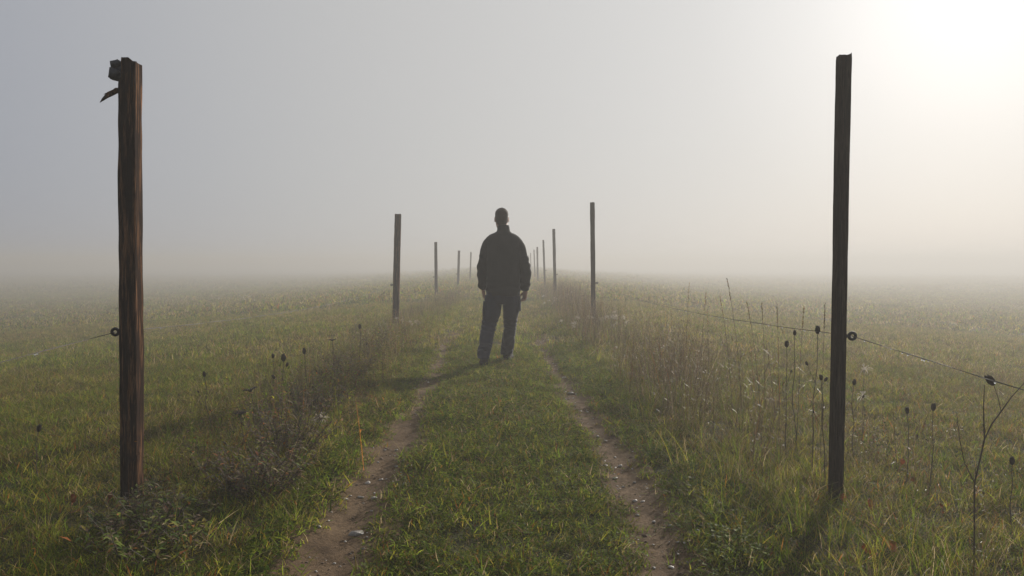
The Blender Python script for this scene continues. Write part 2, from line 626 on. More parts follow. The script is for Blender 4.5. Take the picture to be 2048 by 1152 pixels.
verge("dry_stalks", C_stalk, 18, 3.8, 32, 84, .8, 3.2, .6, 1.25, "tall dry brown stalks along the right fence line",
      lambda x, y: band(x, y, 1.15, 2.25, .25, 7) * sstep(3.7, 5.6, y) * np.clip(.5 + .9 * fbm(x * 1.7, y * .9, 12), .08, 1), "dry weeds")
verge("dry_stalks", C_stalk, 18, 4.0, 32, 60, -2.9, -.8, .4, .85, "dry brown stalks along the left fence line",
      lambda x, y: band(-x, y, 1.2, 2.2, .25, 8) * sstep(4.8, 6.5, y) * np.clip(.5 + .7 * fbm(x * 1.5, y * .8, 13), .05, 1), "dry weeds")
verge("dry_stalks", C_stalk, 18, 2.4, 10, 34, 1.25, 8, .22, .55, "scattered dry stalks in the right-hand meadow",
      lambda x, y: np.clip(.45 + .9 * fbm(x * .9, y * .9, 14), 0.05, 1), "dry weeds", .3)
verge("straw_litter", C_stalk, 18, 2.0, 12, 46, 1.15, 9, .25, .5, "pale straw and broken stems lying in the right-hand grass",
      lambda x, y: np.clip(.5 + .8 * fbm(x * 1.1, y * .9, 16), 0.05, 1), "straw", .95)
verge("straw_litter", C_stalk, 18, 2.0, 10, 20, -7, -1.0, .2, .45, "pale straw and broken stems lying in the left-hand grass",
      lambda x, y: np.clip(.3 + .9 * fbm(x * 1.1, y * .9, 18), 0.02, 1), "straw", .95)
verge("straw_litter", C_stalk, 18, 2.0, 10, 16, -.6, .6, .12, .26, "short dead blades lying in the middle strip of the track",
      lambda x, y: np.clip(.4 + .8 * fbm(x * 3, y * 3, 19), 0.02, 1) * (1 - bare(x, y)), "straw", 1.0)
verge("tall_grass", C_tallg, 18, 2.2, 26, 40, .75, 2.6, .35, .75, "longer green grass on the right-hand verge",
      lambda x, y: band(x, y, 1.0, 2.1, .2, 9) * np.clip(.75 + .6 * fbm(x * 1.2, y, 22), .15, 1), "grass")
verge("tall_grass", C_tallg, 18, 2.2, 26, 30, -3.0, -.8, .32, .66, "longer green grass on the left-hand verge",
      lambda x, y: band(-x, y, 1.02, 2.3, .22, 10) * np.clip(.5 + .8 * fbm(x * 1.4, y * 1.2, 23), .05, 1), "grass")
verge("leafy_weeds", C_weed, 14, 3.4, 14, 30, -2.6, -.85, .6, 1.05, "dark leafy weeds on the left-hand verge",
      lambda x, y: band(-x, y, 1.08, 2.0, .2, 11) * np.clip(.35 + 1.0 * fbm(x * 1.2, y, 24), .03, 1), "weeds")
verge("leafy_weeds", C_weed, 14, 3.0, 12, 16, 1.0, 3.0, .4, .8, "dark leafy weeds on the right-hand verge",
      lambda x, y: band(x, y, 1.3, 2.4, .2, 11) * np.clip(.25 + 1.0 * fbm(x * 1.2, y, 25), .03, 1), "weeds")

# ------------------------------------------------------------------ fine gravel in the ruts
M_stone, N, L, B = nodes_mat("pale_stone")
t1 = tex_noise(N, L, 40, 6, .7)
r1 = ramp_node(N, [(.3, (.24, .21, .18)), (.7, (.50, .46, .41))])
L.new(t1.outputs["Fac"], r1.inputs[0])
oi = N.new("ShaderNodeObjectInfo")
mr = N.new("ShaderNodeMapRange"); mr.inputs["To Min"].default_value = .55; mr.inputs["To Max"].default_value = 1.25
L.new(oi.outputs["Random"], mr.inputs["Value"])
hs = N.new("ShaderNodeHueSaturation")
L.new(mr.outputs[0], hs.inputs["Value"]); L.new(r1.outputs[0], hs.inputs["Color"])
L.new(hs.outputs[0], B.inputs["Base Color"])
B.inputs["Roughness"].default_value = .6
bump(N, L, t1.outputs["Fac"], .5, .01, B)


def stone_mesh(name, rx, ry, rz_, seed):
    rr = random.Random(seed)
    bm = bmesh.new()
    for i in range(16):
        u, t = rr.uniform(-1, 1), rr.uniform(0, 6.283)
        s = math.sqrt(1 - u * u)
        k = rr.uniform(.8, 1)
        bm.verts.new((rx * s * math.cos(t) * k, ry * s * math.sin(t) * k, rz_ * u * k))
    res = bmesh.ops.convex_hull(bm, input=bm.verts)
    bmesh.ops.delete(bm, geom=list({e for e in res["geom_interior"] + res["geom_unused"] if isinstance(e, bmesh.types.BMVert)}), context='VERTS')
    bmesh.ops.bevel(bm, geom=bm.edges[:], offset=min(rx, ry, rz_) * .22, segments=2, affect='EDGES', clamp_overlap=True)
    me = bpy.data.meshes.new(name)
    bm.to_mesh(me); bm.free()
    me.materials.append(M_stone)
    smooth(me)
    return me


M_clod, N, L, B = nodes_mat("earth_clod")
t1 = tex_noise(N, L, 30, 5)
r1 = ramp_node(N, [(.3, (.07, .043, .026)), (.7, (.20, .135, .085))])
L.new(t1.outputs["Fac"], r1.inputs[0]); L.new(r1.outputs[0], B.inputs["Base Color"]); B.inputs["Roughness"].default_value = .95
C_grit = proto_coll("grit")
for k in range(10):
    add_proto(C_grit, "grit_%02d" % k, stone_mesh("grit", .006 * random.uniform(.6, 1.4), .006 * random.uniform(.6, 1.3), .0035, 900 + k))
    if k % 3:
        mm = C_grit.objects[-1].data; mm.materials.clear(); mm.materials.append(M_clod)
x, y = cand(1.6, 12.5, 1500, -1.15, 1.15)
k = rng.random(len(x)) < bare(x, y) * np.clip(.25 + .7 * fbm(x * 4, y * 3, 55), 0.04, 1)
x, y = x[k], y[k]
tag(scatter("gravel", C_grit, np.stack([x, y, gz(x, y) + .011], 1), rng.uniform(0, 6.28, len(x)), np.clip(rng.lognormal(-.25, .55, len(x)), .3, 2.8), rng.integers(0, 10, len(x)), .2),
    "fine grit and pebbles in the wheel ruts", "gravel", kind="stuff")

STONES = [  # column, row, rx, ry, rz, label
    (712, 1077, .042, .028, .014, "largest flat pale stone in the left rut, nearest the camera"),
    (1141, 790, .050, .030, .014, "long pale stone at the left edge of the right rut beyond its bend"),
    (1128, 758, .040, .020, .010, "narrow pale stone in the right rut behind the long one"),
    (808, 985, .018, .014, .014, "dark stone beside the grass edge of the left rut"),
    (1240, 937, .020, .016, .010, "pale stone midway along the near stretch of the right rut"),
    (1340, 1066, .020, .011, .008, "slim white stone near the grass at the right edge of the right rut"),
    (1375, 1143, .009, .007, .006, "small white pebble in the right rut at the bottom edge of the picture"),
    (1395, 1088, .013, .012, .008, "pale stone against the right-hand grass, low in the right rut"),
    (1285, 1012, .016, .010, .006, "flat white stone in the middle of the right rut, level with the right post's foot"),
]
for (px, py, a, b, c_, lab) in STONES:
    d = F * (CH + .03) / (py - HY)
    xx = X(px, d)
    o = obj("stone", stone_mesh("stone", a, b, c_, px), None)
    o.location = (xx, d, float(gz(xx, d)) + .012 + c_ * .45)
    o.rotation_euler = (random.uniform(-.1, .1), random.uniform(-.1, .1), random.uniform(0, 3))
    tag(o, lab, "stone", "stones lying in the wheel ruts")
for (px, py) in [(700, 1000), (690, 1008), (722, 1000), (772, 965), (770, 905), (792, 905), (745, 921), (748, 1002), (756, 930), (1120, 730), (1150, 815),
                 (1195, 878), (1186, 870), (1211, 887), (1270, 1010), (1275, 1040), (1308, 1054), (1355, 1100), (1378, 1104), (1230, 965), (830, 782), (1165, 850), (690, 1090), (762, 965)]:
    d = F * (CH + .03) / (py - HY)
    s = random.uniform(.008, .016)
    xx = X(px, d)
    o = obj("pebble", stone_mesh("pebble", s * 1.3, s, s * .55, px * 3 + py), None)
    o.location = (xx, d, float(gz(xx, d)) + .012 + s * .2)
    o.rotation_euler = (0, 0, random.uniform(0, 3))
    tag(o, "small pale pebble lying on the bare earth of a wheel rut", "pebble", "small pebbles in the wheel ruts")

# ------------------------------------------------------------------ fence posts
def wood_mat(name, dark, mid, light):
    m, N, L, B = nodes_mat(name)
    t1 = tex_noise(N, L, 6, 8, .7, vec_scale=(9, 9, .55))
    r1 = ramp_node(N, [(.28, dark), (.5, mid), (.72, light)])
    L.new(t1.outputs["Fac"], r1.inputs[0])
    t2 = tex_noise(N, L, 30, 6, .7, vec_scale=(8, 8, .4))
    r2 = ramp_node(N, [(.35, (.35, .35, .35)), (.6, (1.15, 1.12, 1.08))])
    L.new(t2.outputs["Fac"], r2.inputs[0])
    mx = N.new("ShaderNodeMix"); mx.data_type = 'RGBA'; mx.blend_type = 'MULTIPLY'; mx.inputs["Factor"].default_value = 1
    L.new(r1.outputs[0], mx.inputs[6]); L.new(r2.outputs[0], mx.inputs[7])
    L.new(mx.outputs[2], B.inputs["Base Color"])
    B.inputs["Roughness"].default_value = .9
    B.inputs["Specular IOR Level"].default_value = .06
    ad = N.new("ShaderNodeMath"); ad.operation = 'ADD'
    L.new(t1.outputs["Fac"], ad.inputs[0]); L.new(t2.outputs["Fac"], ad.inputs[1])
    bump(N, L, ad.outputs[0], .9, .012, B)
    return m


M_wood_brown = wood_mat("rough_brown_timber", (.004, .002, .001), (.030, .014, .008), (.36, .18, .085))
M_wood_grey = wood_mat("weathered_dark_timber", (.012, .008, .005), (.034, .022, .014), (.085, .060, .041))
M_black, N, L, B = nodes_mat("black_plastic")
B.inputs["Base Color"].default_value = (.010, .010, .011, 1); B.inputs["Roughness"].default_value = .7
M_wire, N, L, B = nodes_mat("galvanised_wire")
B.inputs["Base Color"].default_value = (.07, .06, .05, 1); B.inputs["Roughness"].default_value = .65; B.inputs["Specular IOR Level"].default_value = .2
M_dew, N, L, B = nodes_mat("dew_drop")
B.inputs["Base Color"].default_value = (.95, .97, 1, 1); B.inputs["Roughness"].default_value = .03
B.inputs["Transmission Weight"].default_value = .9; B.inputs["IOR"].default_value = 1.33
M_lead, N, L, B = nodes_mat("grey_ceramic")
B.inputs["Base Color"].default_value = (.022, .023, .028, 1); B.inputs["Roughness"].default_value = .55


def post_mesh(name, w, dp, h, seed, top="cut", rough=.0025, chip=0.0):
    """a square sawn timber: rounded arrises, wavering faces and a worn top; the outline is a closed ring lofted upward"""
    rr = random.Random(seed)
    per = []
    K = 6
    r = .010 * min(1, w / .08)
    # ring of points round a rounded rectangle
    for cx_, cy_, a0 in ((1, 1, 0), (-1, 1, 90), (-1, -1, 180), (1, -1, 270)):
        for q in range(3):
            a = R(a0 + 45 * q)
            per.append((cx_ * (w / 2 - r) + r * math.cos(a), cy_ * (dp / 2 - r) + r * math.sin(a)))
        nx_, ny_ = ((-1, 1), (-1, -1), (1, -1), (1, 1))[(0, 90, 180, 270).index(a0)]
        ex = nx_ * (w / 2 - r) + (r * math.cos(R(a0 + 90)) if True else 0)
        ey = ny_ * (dp / 2 - r) + (r * math.sin(R(a0 + 90)))
        sx, sy = per[-1]
        for q in range(1, K):
            t = q / K
            per.append((sx + (ex - sx) * t, sy + (ey - sy) * t))
    n = len(per)
    levels = list(np.linspace(-.35, h, int((h + .35) / .018)))
    bm = bmesh.new()
    rings = []
    for z in levels:
        ring = []
        for i, (a, b) in enumerate(per):
            q = mnoise.noise(Vector((a * 22 + seed, b * 22, z * 2.2)))
            q2 = mnoise.noise(Vector((a * 60 + seed, b * 60, z * 9)))
            k = 1 + (q * rough * 1.6 + q2 * rough * .8) / (w / 2)
            if chip:
                k -= chip * max(0, mnoise.noise(Vector((a * 9 + seed * 3, b * 9, z * 3.1))) - .25)
            zz = z
            if z == levels[-1]:
                if top == "cut":
                    zz = z + .006 * mnoise.noise(Vector((a * 40, b * 40, seed)))
                elif top == "step":
                    zz = z - (.026 if a > w * .22 else 0.0) + .006 * mnoise.noise(Vector((a * 45, b * 45, seed)))
                elif top == "spike":
                    zz = z + .012 * max(0, (a / w) * 2 - .75) * 4 + .004 * mnoise.noise(Vector((a * 50, b * 50, seed)))
                elif top == "worn":
                    zz = z + .010 * mnoise.noise(Vector((a * 30, b * 30, seed))) - .02 * max(0, -a / w)
                k -= .05
            ax = a * k
            if top == "step" and z > h - .115:           # the upper left corner has split away
                ax = max(ax, -w * (.5 - .24 * min(1, (z - h + .115) / .02)) + .003 * mnoise.noise(Vector((b * 50, z * 40, seed))))
            ring.append(bm.verts.new((ax, b * k, zz)))
        rings.append(ring)
    for r0, r1_ in zip(rings, rings[1:]):
        for i in range(n):
            bm.faces.new((r0[i], r0[(i + 1) % n], r1_[(i + 1) % n], r1_[i]))
    bm.faces.new(rings[-1]); bm.faces.new(rings[0][::-1])
    bmesh.ops.triangulate(bm, faces=[f for f in bm.faces if len(f.verts) > 4])
    me = bpy.data.meshes.new(name)
    bm.to_mesh(me); bm.free()
    smooth(me)
    try:
        me.set_sharp_from_angle(angle=R(50))
    except Exception:
        pass
    return me


def tube_bm(bm, pts, rad, n=8, cap=True):
    pts = [Vector(p) for p in pts]
    rad = rad if isinstance(rad, (list, tuple)) else [rad] * len(pts)
    rings = []
    prev = None
    for i, p in enumerate(pts):
        t = (pts[min(i + 1, len(pts) - 1)] - pts[max(i - 1, 0)]).normalized()
        if prev is None:
            u = t.orthogonal().normalized()
        else:
            u = (prev - t * prev.dot(t)).normalized()
        prev = u
        v = t.cross(u)
        rings.append([bm.verts.new(p + (u * math.cos(6.2832 * k / n) + v * math.sin(6.2832 * k / n)) * rad[i]) for k in range(n)])
    for a, b in zip(rings, rings[1:]):
        for k in range(n):
            bm.faces.new((a[k], a[(k + 1) % n], b[(k + 1) % n], b[k]))
    if cap:
        bm.faces.new(rings[0][::-1]); bm.faces.new(rings[-1])
    return rings


def insulator(parent, side, z, w, scale=1.0):
    """screw-in ring insulator on the outer face; the ring stands across the wire"""
    bm = bmesh.new()
    R0, r0 = .0155 * scale, .0075 * scale
    cx_ = side * (w / 2 + .012 + R0 + r0)
    for i in range(20):
        a0 = 6.2832 * i / 20
        for j in range(10):
            b0 = 6.2832 * j / 10
            bm.verts.new((cx_ + (R0 + r0 * math.cos(b0)) * math.cos(a0), r0 * 1.2 * math.sin(b0), z + (R0 + r0 * math.cos(b0)) * math.sin(a0)))
    bm.verts.ensure_lookup_table()
    for i in range(20):
        for j in range(10):
            bm.faces.new((bm.verts[i * 10 + j], bm.verts[((i + 1) % 20) * 10 + j], bm.verts[((i + 1) % 20) * 10 + (j + 1) % 10], bm.verts[i * 10 + (j + 1) % 10]))
    xs_ = np.linspace(side * (w / 2 - .02), cx_ - side * (R0 - .001), 7)
    tube_bm(bm, [(q, 0, z) for q in xs_], [.005, .005, .010, .007, .010, .0065, .006], 10)
    bmesh.ops.recalc_face_normals(bm, faces=bm.faces)
    o = obj("insulator", bm, M_black, parent)
    smooth(o.data)
    return cx_


def add_post(x, y, h, w, dp, lean_x, lean_y, rz, side, ins_z, seed, mat, label, top="cut", chip=0.0, zoff=0.0, ins_scale=1.0, rough=.0030):
    root = empty("fence_post", (x, y, float(gz(x, y)) + zoff))
    root.rotation_euler = (lean_y, lean_x, rz)
    tag(root, label, "fence post", "wooden fence posts lining both sides of the track")
    obj("timber", post_mesh("timber", w, dp, h, seed, top, rough, chip), mat, root)
    cx_ = None
    if ins_z:
        cx_ = insulator(root, side, ins_z, w, ins_scale)
    return root, cx_


WIRE_L, WIRE_R = [], []


def post_px(side, px_base, px_top, d, py_top, w, dp, ins_py, seed, mat, label, **kw):
    xb, xt = X(px_base, d), X(px_top, d, py_top)
    z0 = float(gz(xb, d))
    zt = Z(py_top, d, px_top)
    h = zt - z0
    iz = Z(ins_py, d, px_base) - z0 if ins_py else None
    root, cx_ = add_post(xb, d, h, w, dp, math.atan2(xt - xb, h), 0, kw.pop("rz", 0), side, iz, seed, mat, label, **kw)
    zi = iz if iz else .82
    wx = xb + (xt - xb) * zi / h + (cx_ if cx_ else side * (w / 2 + .03))
    (WIRE_L if side < 0 else WIRE_R).append((wx, d, z0 + zi))
    return root


# pixel rows and columns below only fix each post's real place, height and lean on the ground
postL = post_px(-1, 264.5, 260, 3.88, 119, .085, .087, 664, 3, M_wood_brown, "near left post of rough brown timber with a broken insulator at its split top", top="step", chip=.10)
post_px(-1, 791, 796, 14.9, 428, .115, .11, 570, 5, M_wood_brown, "second left post, thick and leaning slightly right, with weeds at its foot", top="cut", chip=.05)
post_px(-1, 872.5, 871.5, 27.5, 484, .10, .09, 554, 7, M_wood_grey, "third left post, thin with a notch at its top", top="worn")
post_px(-1, 916, 918, 37.5, 501, .11, .10, 548, 9, M_wood_grey, "fourth left post, fading into fog beside the walker", top="cut")
post_px(-1, 940, 942, 48.0, 504, .085, .085, 545, 11, M_wood_grey, "farthest visible left post, nearest the walker's elbow")
postR = post_px(1, 1671, 1687.5, 3.76, 112, .060, .050, 672, 13, M_wood_grey, "near right post, tall dark and clean with a spiked top corner", top="spike", rough=.0012)
post_px(1, 1187, 1184.5, 14.8, 405, .080, .08, 566, 15, M_wood_grey, "second right post, slim with a ring insulator and white fluff at its foot")
post_px(1, 1110.5, 1107.5, 25.3, 458, .090, .085, 549, 17, M_wood_grey, "third right post, straight and greyed by fog")
post_px(1, 1090, 1086.5, 36.0, 480, .085, .085, 541, 19, M_wood_grey, "fourth right post, leaning left in the fog")
post_px(1, 1075.5, 1074.5, 47.0, 494, .105, .085, None, 21, M_wood_grey, "fifth right post, a pale grey bar in the fog")
post_px(1, 1070, 1068, 57.5, 499, .09, .085, None, 23, M_wood_grey, "sixth right post, faint and leaning left")
post_px(1, 1062, 1061, 68.0, 506, .085, .085, None, 25, M_wood_grey, "seventh right post, very faint in the fog")
post_px(1, 1058, 1057.5, 79.0, 511, .085, .085, None, 27, M_wood_grey, "farthest right post, almost lost in the fog")

# broken insulator and splinter on the near left post
hL = Z(119, 3.88, 260) - float(gz(X(264.5, 3.88), 3.88))
bm = bmesh.new()
for (cx_, cz_, sx, sy, sz, sd_, rot) in [(-.058, hL - .078, .054, .05, .062, 1, .22), (-.054, hL - .028, .046, .045, .034, 2, -.25), (-.040, hL - .054, .026, .03, .04, 3, .1)]:
    rr = random.Random(sd_)
    b2 = bmesh.new()
    bmesh.ops.create_cube(b2, size=1.0)
    bmesh.ops.bevel(b2, geom=b2.edges[:], offset=.16, segments=2, affect='EDGES', clamp_overlap=True)
    for v in b2.verts:
        v.co = Vector((v.co.x * sx, v.co.y * sy, v.co.z * sz)) * (1 + .55 * mnoise.noise(v.co * 3.2 + Vector((sd_ * 5, 0, 0))))
    bmesh.ops.transform(b2, matrix=Matrix.Translation((cx_, -.02, cz_)) @ Matrix.Rotation(rot, 4, 'Y'), verts=b2.verts)
    t = bpy.data.meshes.new("t"); b2.to_mesh(t); b2.free(); bm.from_mesh(t); bpy.data.meshes.remove(t)
tube_bm(bm, [(-.062, -.02, hL - .06), (-.045, -.035, hL - .062), (-.03, -.05, hL - .068), (-.02, -.045, hL - .074)], .004, 8)
o = obj("broken_insulator", bm, M_lead, postL); smooth(o.data)
o["label"] = "broken dark ceramic insulator"
bm = bmesh.new()
pts = [(-.03, -.012, hL - .150), (-.06, -.014, hL - .152), (-.085, -.012, hL - .168), (-.105, -.015, hL - .180), (-.125, -.012, hL - .196), (-.140, -.010, hL - .208)]
tube_bm(bm, pts, [.014, .013, .0105, .010, .006, .0012], 6)
tube_bm(bm, [(-.05, -.02, hL - .146), (-.09, -.02, hL - .162), (-.118, -.018, hL - .172)], [.007, .006, .001], 5)
for v in bm.verts:
    v.co.z += .003 * mnoise.noise(v.co * 120)
obj("splinter", bm, M_wood_brown, postL)["label"] = "splintered strip of wood sticking out to the left"

# ------------------------------------------------------------------ fence wires with dew
def wire(pts, first, sags, label, dew):
    P = [first] + pts
    bm = bmesh.new()
    line = []
    for (a, b), s in zip(zip(P, P[1:]), sags):
        n = 40
        for i in range(n):
            t = i / n
            line.append(Vector(a).lerp(Vector(b), t) - Vector((0, 0, 4 * s * t * (1 - t))))
    line.append(Vector(P[-1]))
    # two twisted strands
    tube_bm(bm, line, .0013, 6)
    line2 = [p + Vector((.0026 * math.cos(i * 1.7), 0, .0026 * math.sin(i * 1.7))) for i, p in enumerate(line)]
    tube_bm(bm, line2, .0009, 5)
    root = empty("fence_wire", P[1])
    tag(root, label, "fence wire")
    o = obj("strand", bm, M_wire, root)
    o.location = -Vector(P[1])
    if dew:
        bd = bmesh.new()
        for i in range(dew):
            t = random.uniform(.70, 1.35) if i < dew * .75 else random.uniform(1.3, 2)
            k = min(len(line) - 2, int(t * 40)); f = t * 40 - int(t * 40)
            p = line[k].lerp(line[k + 1], f)
            r = random.uniform(.0022, .0042)
            b3 = bmesh.new()
            bmesh.ops.create_icosphere(b3, subdivisions=2, radius=r, matrix=Matrix.Translation(p - Vector((0, 0, r + .0008))) @ Matrix.Scale(1.2, 4, (0, 0, 1)))
            t_ = bpy.data.meshes.new("t"); b3.to_mesh(t_); b3.free(); bd.from_mesh(t_); bpy.data.meshes.remove(t_)
        dw = obj("dew", bd, M_dew, root); smooth(dw.data)
        dw.location = -Vector(P[1])
        dw["label"] = "dew drops hanging under the wire"; dw["kind"] = "stuff"


wire(WIRE_R, (1.80, -6.7, .80), [.14, .10, .08, .06, .05, .05, .05, .05], "right-hand fence wire beaded with dew, running past the near right post", 60)
wire(WIRE_L, (-2.05, -6.6, .80), [.12, .10, .08, .06, .05], "left-hand fence wire running past the near left post", 14)


# ------------------------------------------------------------------ single plants
M_seed, N, L, B = nodes_mat("dark_seed_head")
B.inputs["Base Color"].default_value = (.035, .022, .014, 1); B.inputs["Roughness"].default_value = .8
M_stem, N, L, B = nodes_mat("brown_stem")
t1 = tex_noise(N, L, 30, 3)
r1 = ramp_node(N, [(.3, (.03, .018, .011)), (.7, (.08, .052, .03))])
L.new(t1.outputs["Fac"], r1.inputs[0]); L.new(r1.outputs[0], B.inputs["Base Color"]); B.inputs["Roughness"].default_value = .7
M_fluff, N, L, B = nodes_mat("white_fluff")
B.inputs["Base Color"].default_value = (.42, .38, .32, 1); B.inputs["Roughness"].default_value = .9
tr = N.new("ShaderNodeBsdfTranslucent"); tr.inputs["Color"].default_value = (.48, .43, .36, 1)
ms = N.new("ShaderNodeMixShader"); ms.inputs[0].default_value = .5
L.new(B.outputs[0], ms.inputs[1]); L.new(tr.outputs[0], ms.inputs[2]); L.new(ms.outputs[0], N["Material Output"].inputs["Surface"])


def curve_pts(a, b, n, wob, bend=Vector((0, 0, 0))):
    a, b = Vector(a), Vector(b)
    s = random.uniform(0, 100)
    out = []
    for i in range(n + 1):
        t = i / n
        q = a.lerp(b, t) + bend * (4 * t * (1 - t))
        e = wob * math.sin(math.pi * min(1, t * 1.0)) if i < n else 0
        out.append(q + Vector((mnoise.noise(Vector((t * 3, s, 0))), mnoise.noise(Vector((t * 3, s, 9))), 0)) * e)
    return out


def seed_head(parent, base, up, size, flat=False):
    """dried umbel: thin rays rising from the stem's tip and closing like a bird's nest, or spread flat"""
    bm = bmesh.new()
    up = Vector(up).normalized()
    u = up.orthogonal().normalized(); v = up.cross(u)
    base = Vector(base)
    n = 22
    for k in range(n):
        a = 6.2832 * k / n + random.uniform(-.1, .1)
        o_ = u * math.cos(a) + v * math.sin(a)
        rr = random.uniform(.35, 1) if k % 2 else 1
        if flat:
            pts = [base, base + o_ * size * .35 * rr + up * size * .30, base + o_ * size * .85 * rr + up * size * .45]
        else:
            pts = [base, base + o_ * size * .20 * rr + up * size * .15, base + o_ * size * .36 * rr + up * size * .55, base + o_ * size * .33 * rr + up * size * .95, base + o_ * size * random.uniform(.08, .30) * rr + up * size * random.uniform(1.05, 1.35)]
        tube_bm(bm, pts, [size * .035] + [size * .045] * (len(pts) - 2) + [size * .03], 5)
        e = pts[-1]
        for q in range(3):
            bmesh.ops.create_icosphere(bm, subdivisions=1, radius=size * random.uniform(.03, .065),
                                       matrix=Matrix.Translation(e + Vector((random.uniform(-1, 1), random.uniform(-1, 1), random.uniform(-1, .4))) * size * .10))
    if not flat:
        bmesh.ops.create_icosphere(bm, subdivisions=2, radius=size * .22, matrix=Matrix.Translation(base + up * size * .55))
    o = obj("seed_head", bm, M_seed, parent)
    smooth(o.data)


def carrot(px, py, d, pbx, size, label, flat=False, twig=False):
    xb = X(pbx + random.uniform(-16, 16), d); x1 = X(px, d, py)
    z0 = float(gz(xb, d)); z1 = Z(py, d, px)
    size *= .76
    root = empty("wild_carrot", (xb, d, z0))
    tag(root, label, "dried wildflower", "dried wild carrot plants with dark seed heads")
    top = Vector((x1 - xb, random.uniform(-.03, .03), z1 - z0 - size * .55))
    pts = curve_pts((0, 0, -.03), top, 9, .022, Vector((random.uniform(-.025, .025), 0, 0)))
    bm = bmesh.new()
    tube_bm(bm, pts, list(np.linspace(.0028, .0015, 10) * max(1, d / 4.4)), 6)
    heads = [(pts[-1], (pts[-1] - pts[-2]), size)]
    for q in range(random.randint(1, 2) if twig else random.randint(0, 1) * (not flat)):
        k = random.randint(4, 6)
        e = pts[k] + Vector((random.choice((-1, 1)) * random.uniform(.03, .07), random.uniform(-.03, .03), random.uniform(.05, .11)))
        tube_bm(bm, curve_pts(pts[k], e, 4, .006), [.0016, .0014, .0012, .0012, .001], 5)
        heads.append((e, e - pts[k], size * random.uniform(.45, .65)))
    for q in range(random.randint(3, 6)):
        k = random.randint(1, 7)
        e = pts[k] + Vector((random.uniform(-.05, .05), random.uniform(-.04, .04), random.uniform(-.01, .05)))
        tube_bm(bm, curve_pts(pts[k], e, 3, .006), [.0012, .001, .0008, .0004], 4)
    obj("stem", bm, M_stem, root)
    for (b_, u_, s_) in heads:
        seed_head(root, b_, u_, s_, flat)


for a in [
    (1633, 661, 4.30, 1637, .046, "tallest wild carrot with a dark closed seed head just left of the near right post", False, True),
    (1575, 690, 4.60, 1583, .040, "wild carrot with a blunt dark head, leftmost of the three beside the near right post", False, False),
    (1590, 667, 4.80, 1604, .034, "wild carrot with a small head between the two bigger ones by the near right post", False, False),
    (1640, 755, 4.05, 1645, .030, "shorter wild carrot stem hugging the left side of the near right post", False, False),
    (1706, 765, 4.60, 1712, .036, "wild carrot with a round head just right of the near right post", False, True),
    (1810, 820, 4.15, 1800, .034, "low wild carrot in the right meadow, left of a slightly taller one", False, False),
    (1868, 816, 4.10, 1850, .040, "wild carrot with an upright cup-shaped head in the right meadow, nearest the forked twig", False, False),
    (2026, 924, 3.40, 2018, .036, "wild carrot with a squat head at the right edge of the picture", False, False),
    (568, 716, 5.90, 566, .060, "tallest wild carrot of the left verge with a cup-shaped head", False, True),
    (610, 703, 6.30, 606, .050, "wild carrot on the left verge just right of the tallest one", False, False),
    (548, 712, 6.60, 549, .040, "wild carrot with a tiny head just left of the tallest one on the left verge", False, False),
    (500, 776, 5.20, 500, .070, "wild carrot with a wide flat umbel on the left verge", True, False),
    (484, 820, 4.80, 486, .065, "low wild carrot with a flat umbel, below the wide one on the left verge", True, False),
    (412, 748, 5.60, 414, .038, "lone wild carrot in the left meadow right of the near left post", False, False),
    (78, 857, 4.20, 82, .040, "low wild carrot in the left meadow near the left edge of the picture", False, False),
    (666, 677, 7.60, 664, .060, "wild carrot with a broad head on the left verge, halfway to the second left post", True, False),
    (720, 654, 8.80, 718, .055, "farthest wild carrot of the left verge, close before the second left post", False, False),
]:
    carrot(*a)


def stalk(px, py, d, pbx, label, nod=.05, spike=.16):
    xb, x1 = X(pbx, d), X(px, d, py)
    z0, z1 = float(gz(xb, d)), Z(py, d, px)
    root = empty("grass_stalk", (xb, d, z0))
    tag(root, label, "grass stalk", "tall single grass stalks on the right verge")
    H = z1 - z0
    n = 12
    pts = []
    for i in range(n + 1):
        t = i / n
        pts.append(Vector(((x1 - xb) * (.6 * t + .4 * t ** 3), nod * t * t, H * t - .02 * (1 - t))))
    bm = bmesh.new()
    tube_bm(bm, pts, list(np.linspace(.0019, .0009, n + 1)), 5)
    obj("stem", bm, M_stem, root)
    T = Tuft()
    for q in range(46):
        t = 1 - spike / H * random.random()
        k = min(n - 1, int(t * n)); f = t * n - k
        p = pts[k].lerp(pts[k + 1], f)
        dv = (pts[k + 1] - pts[k]).normalized() + Vector((random.uniform(-1, 1), random.uniform(-1, 1), 0)) * .35
        T.leaf(np.array(p), np.array(dv), np.array([0.3, 1, .2]), random.uniform(.010, .020), random.uniform(.003, .005), pick((0, .2, 4, 2, .3)))
    sp = obj("seed_spike", T.mesh("seed_spike", M_dry), None, root)
    for q in range(3):
        T2 = Tuft()
        k = random.randint(1, 5)
        p = np.array(pts[k]); a_ = random.uniform(0, 6.28)
        dv = np.array([math.cos(a_), math.sin(a_), 0])
        s_ = np.array([-math.sin(a_), math.cos(a_), 0])
        ln = random.uniform(.12, .24)
        T2.ribbon([p, p + dv * ln * .3 + np.array([0, 0, ln * .5]), p + dv * ln * .7 + np.array([0, 0, ln * .6]), p + dv * ln + np.array([0, 0, ln * .35])], [.005, .005, .004, .0006], s_, pick((.5, 1, 3, 2, .3)))
        obj("leaf", T2.mesh("leaf", M_dry), None, root)


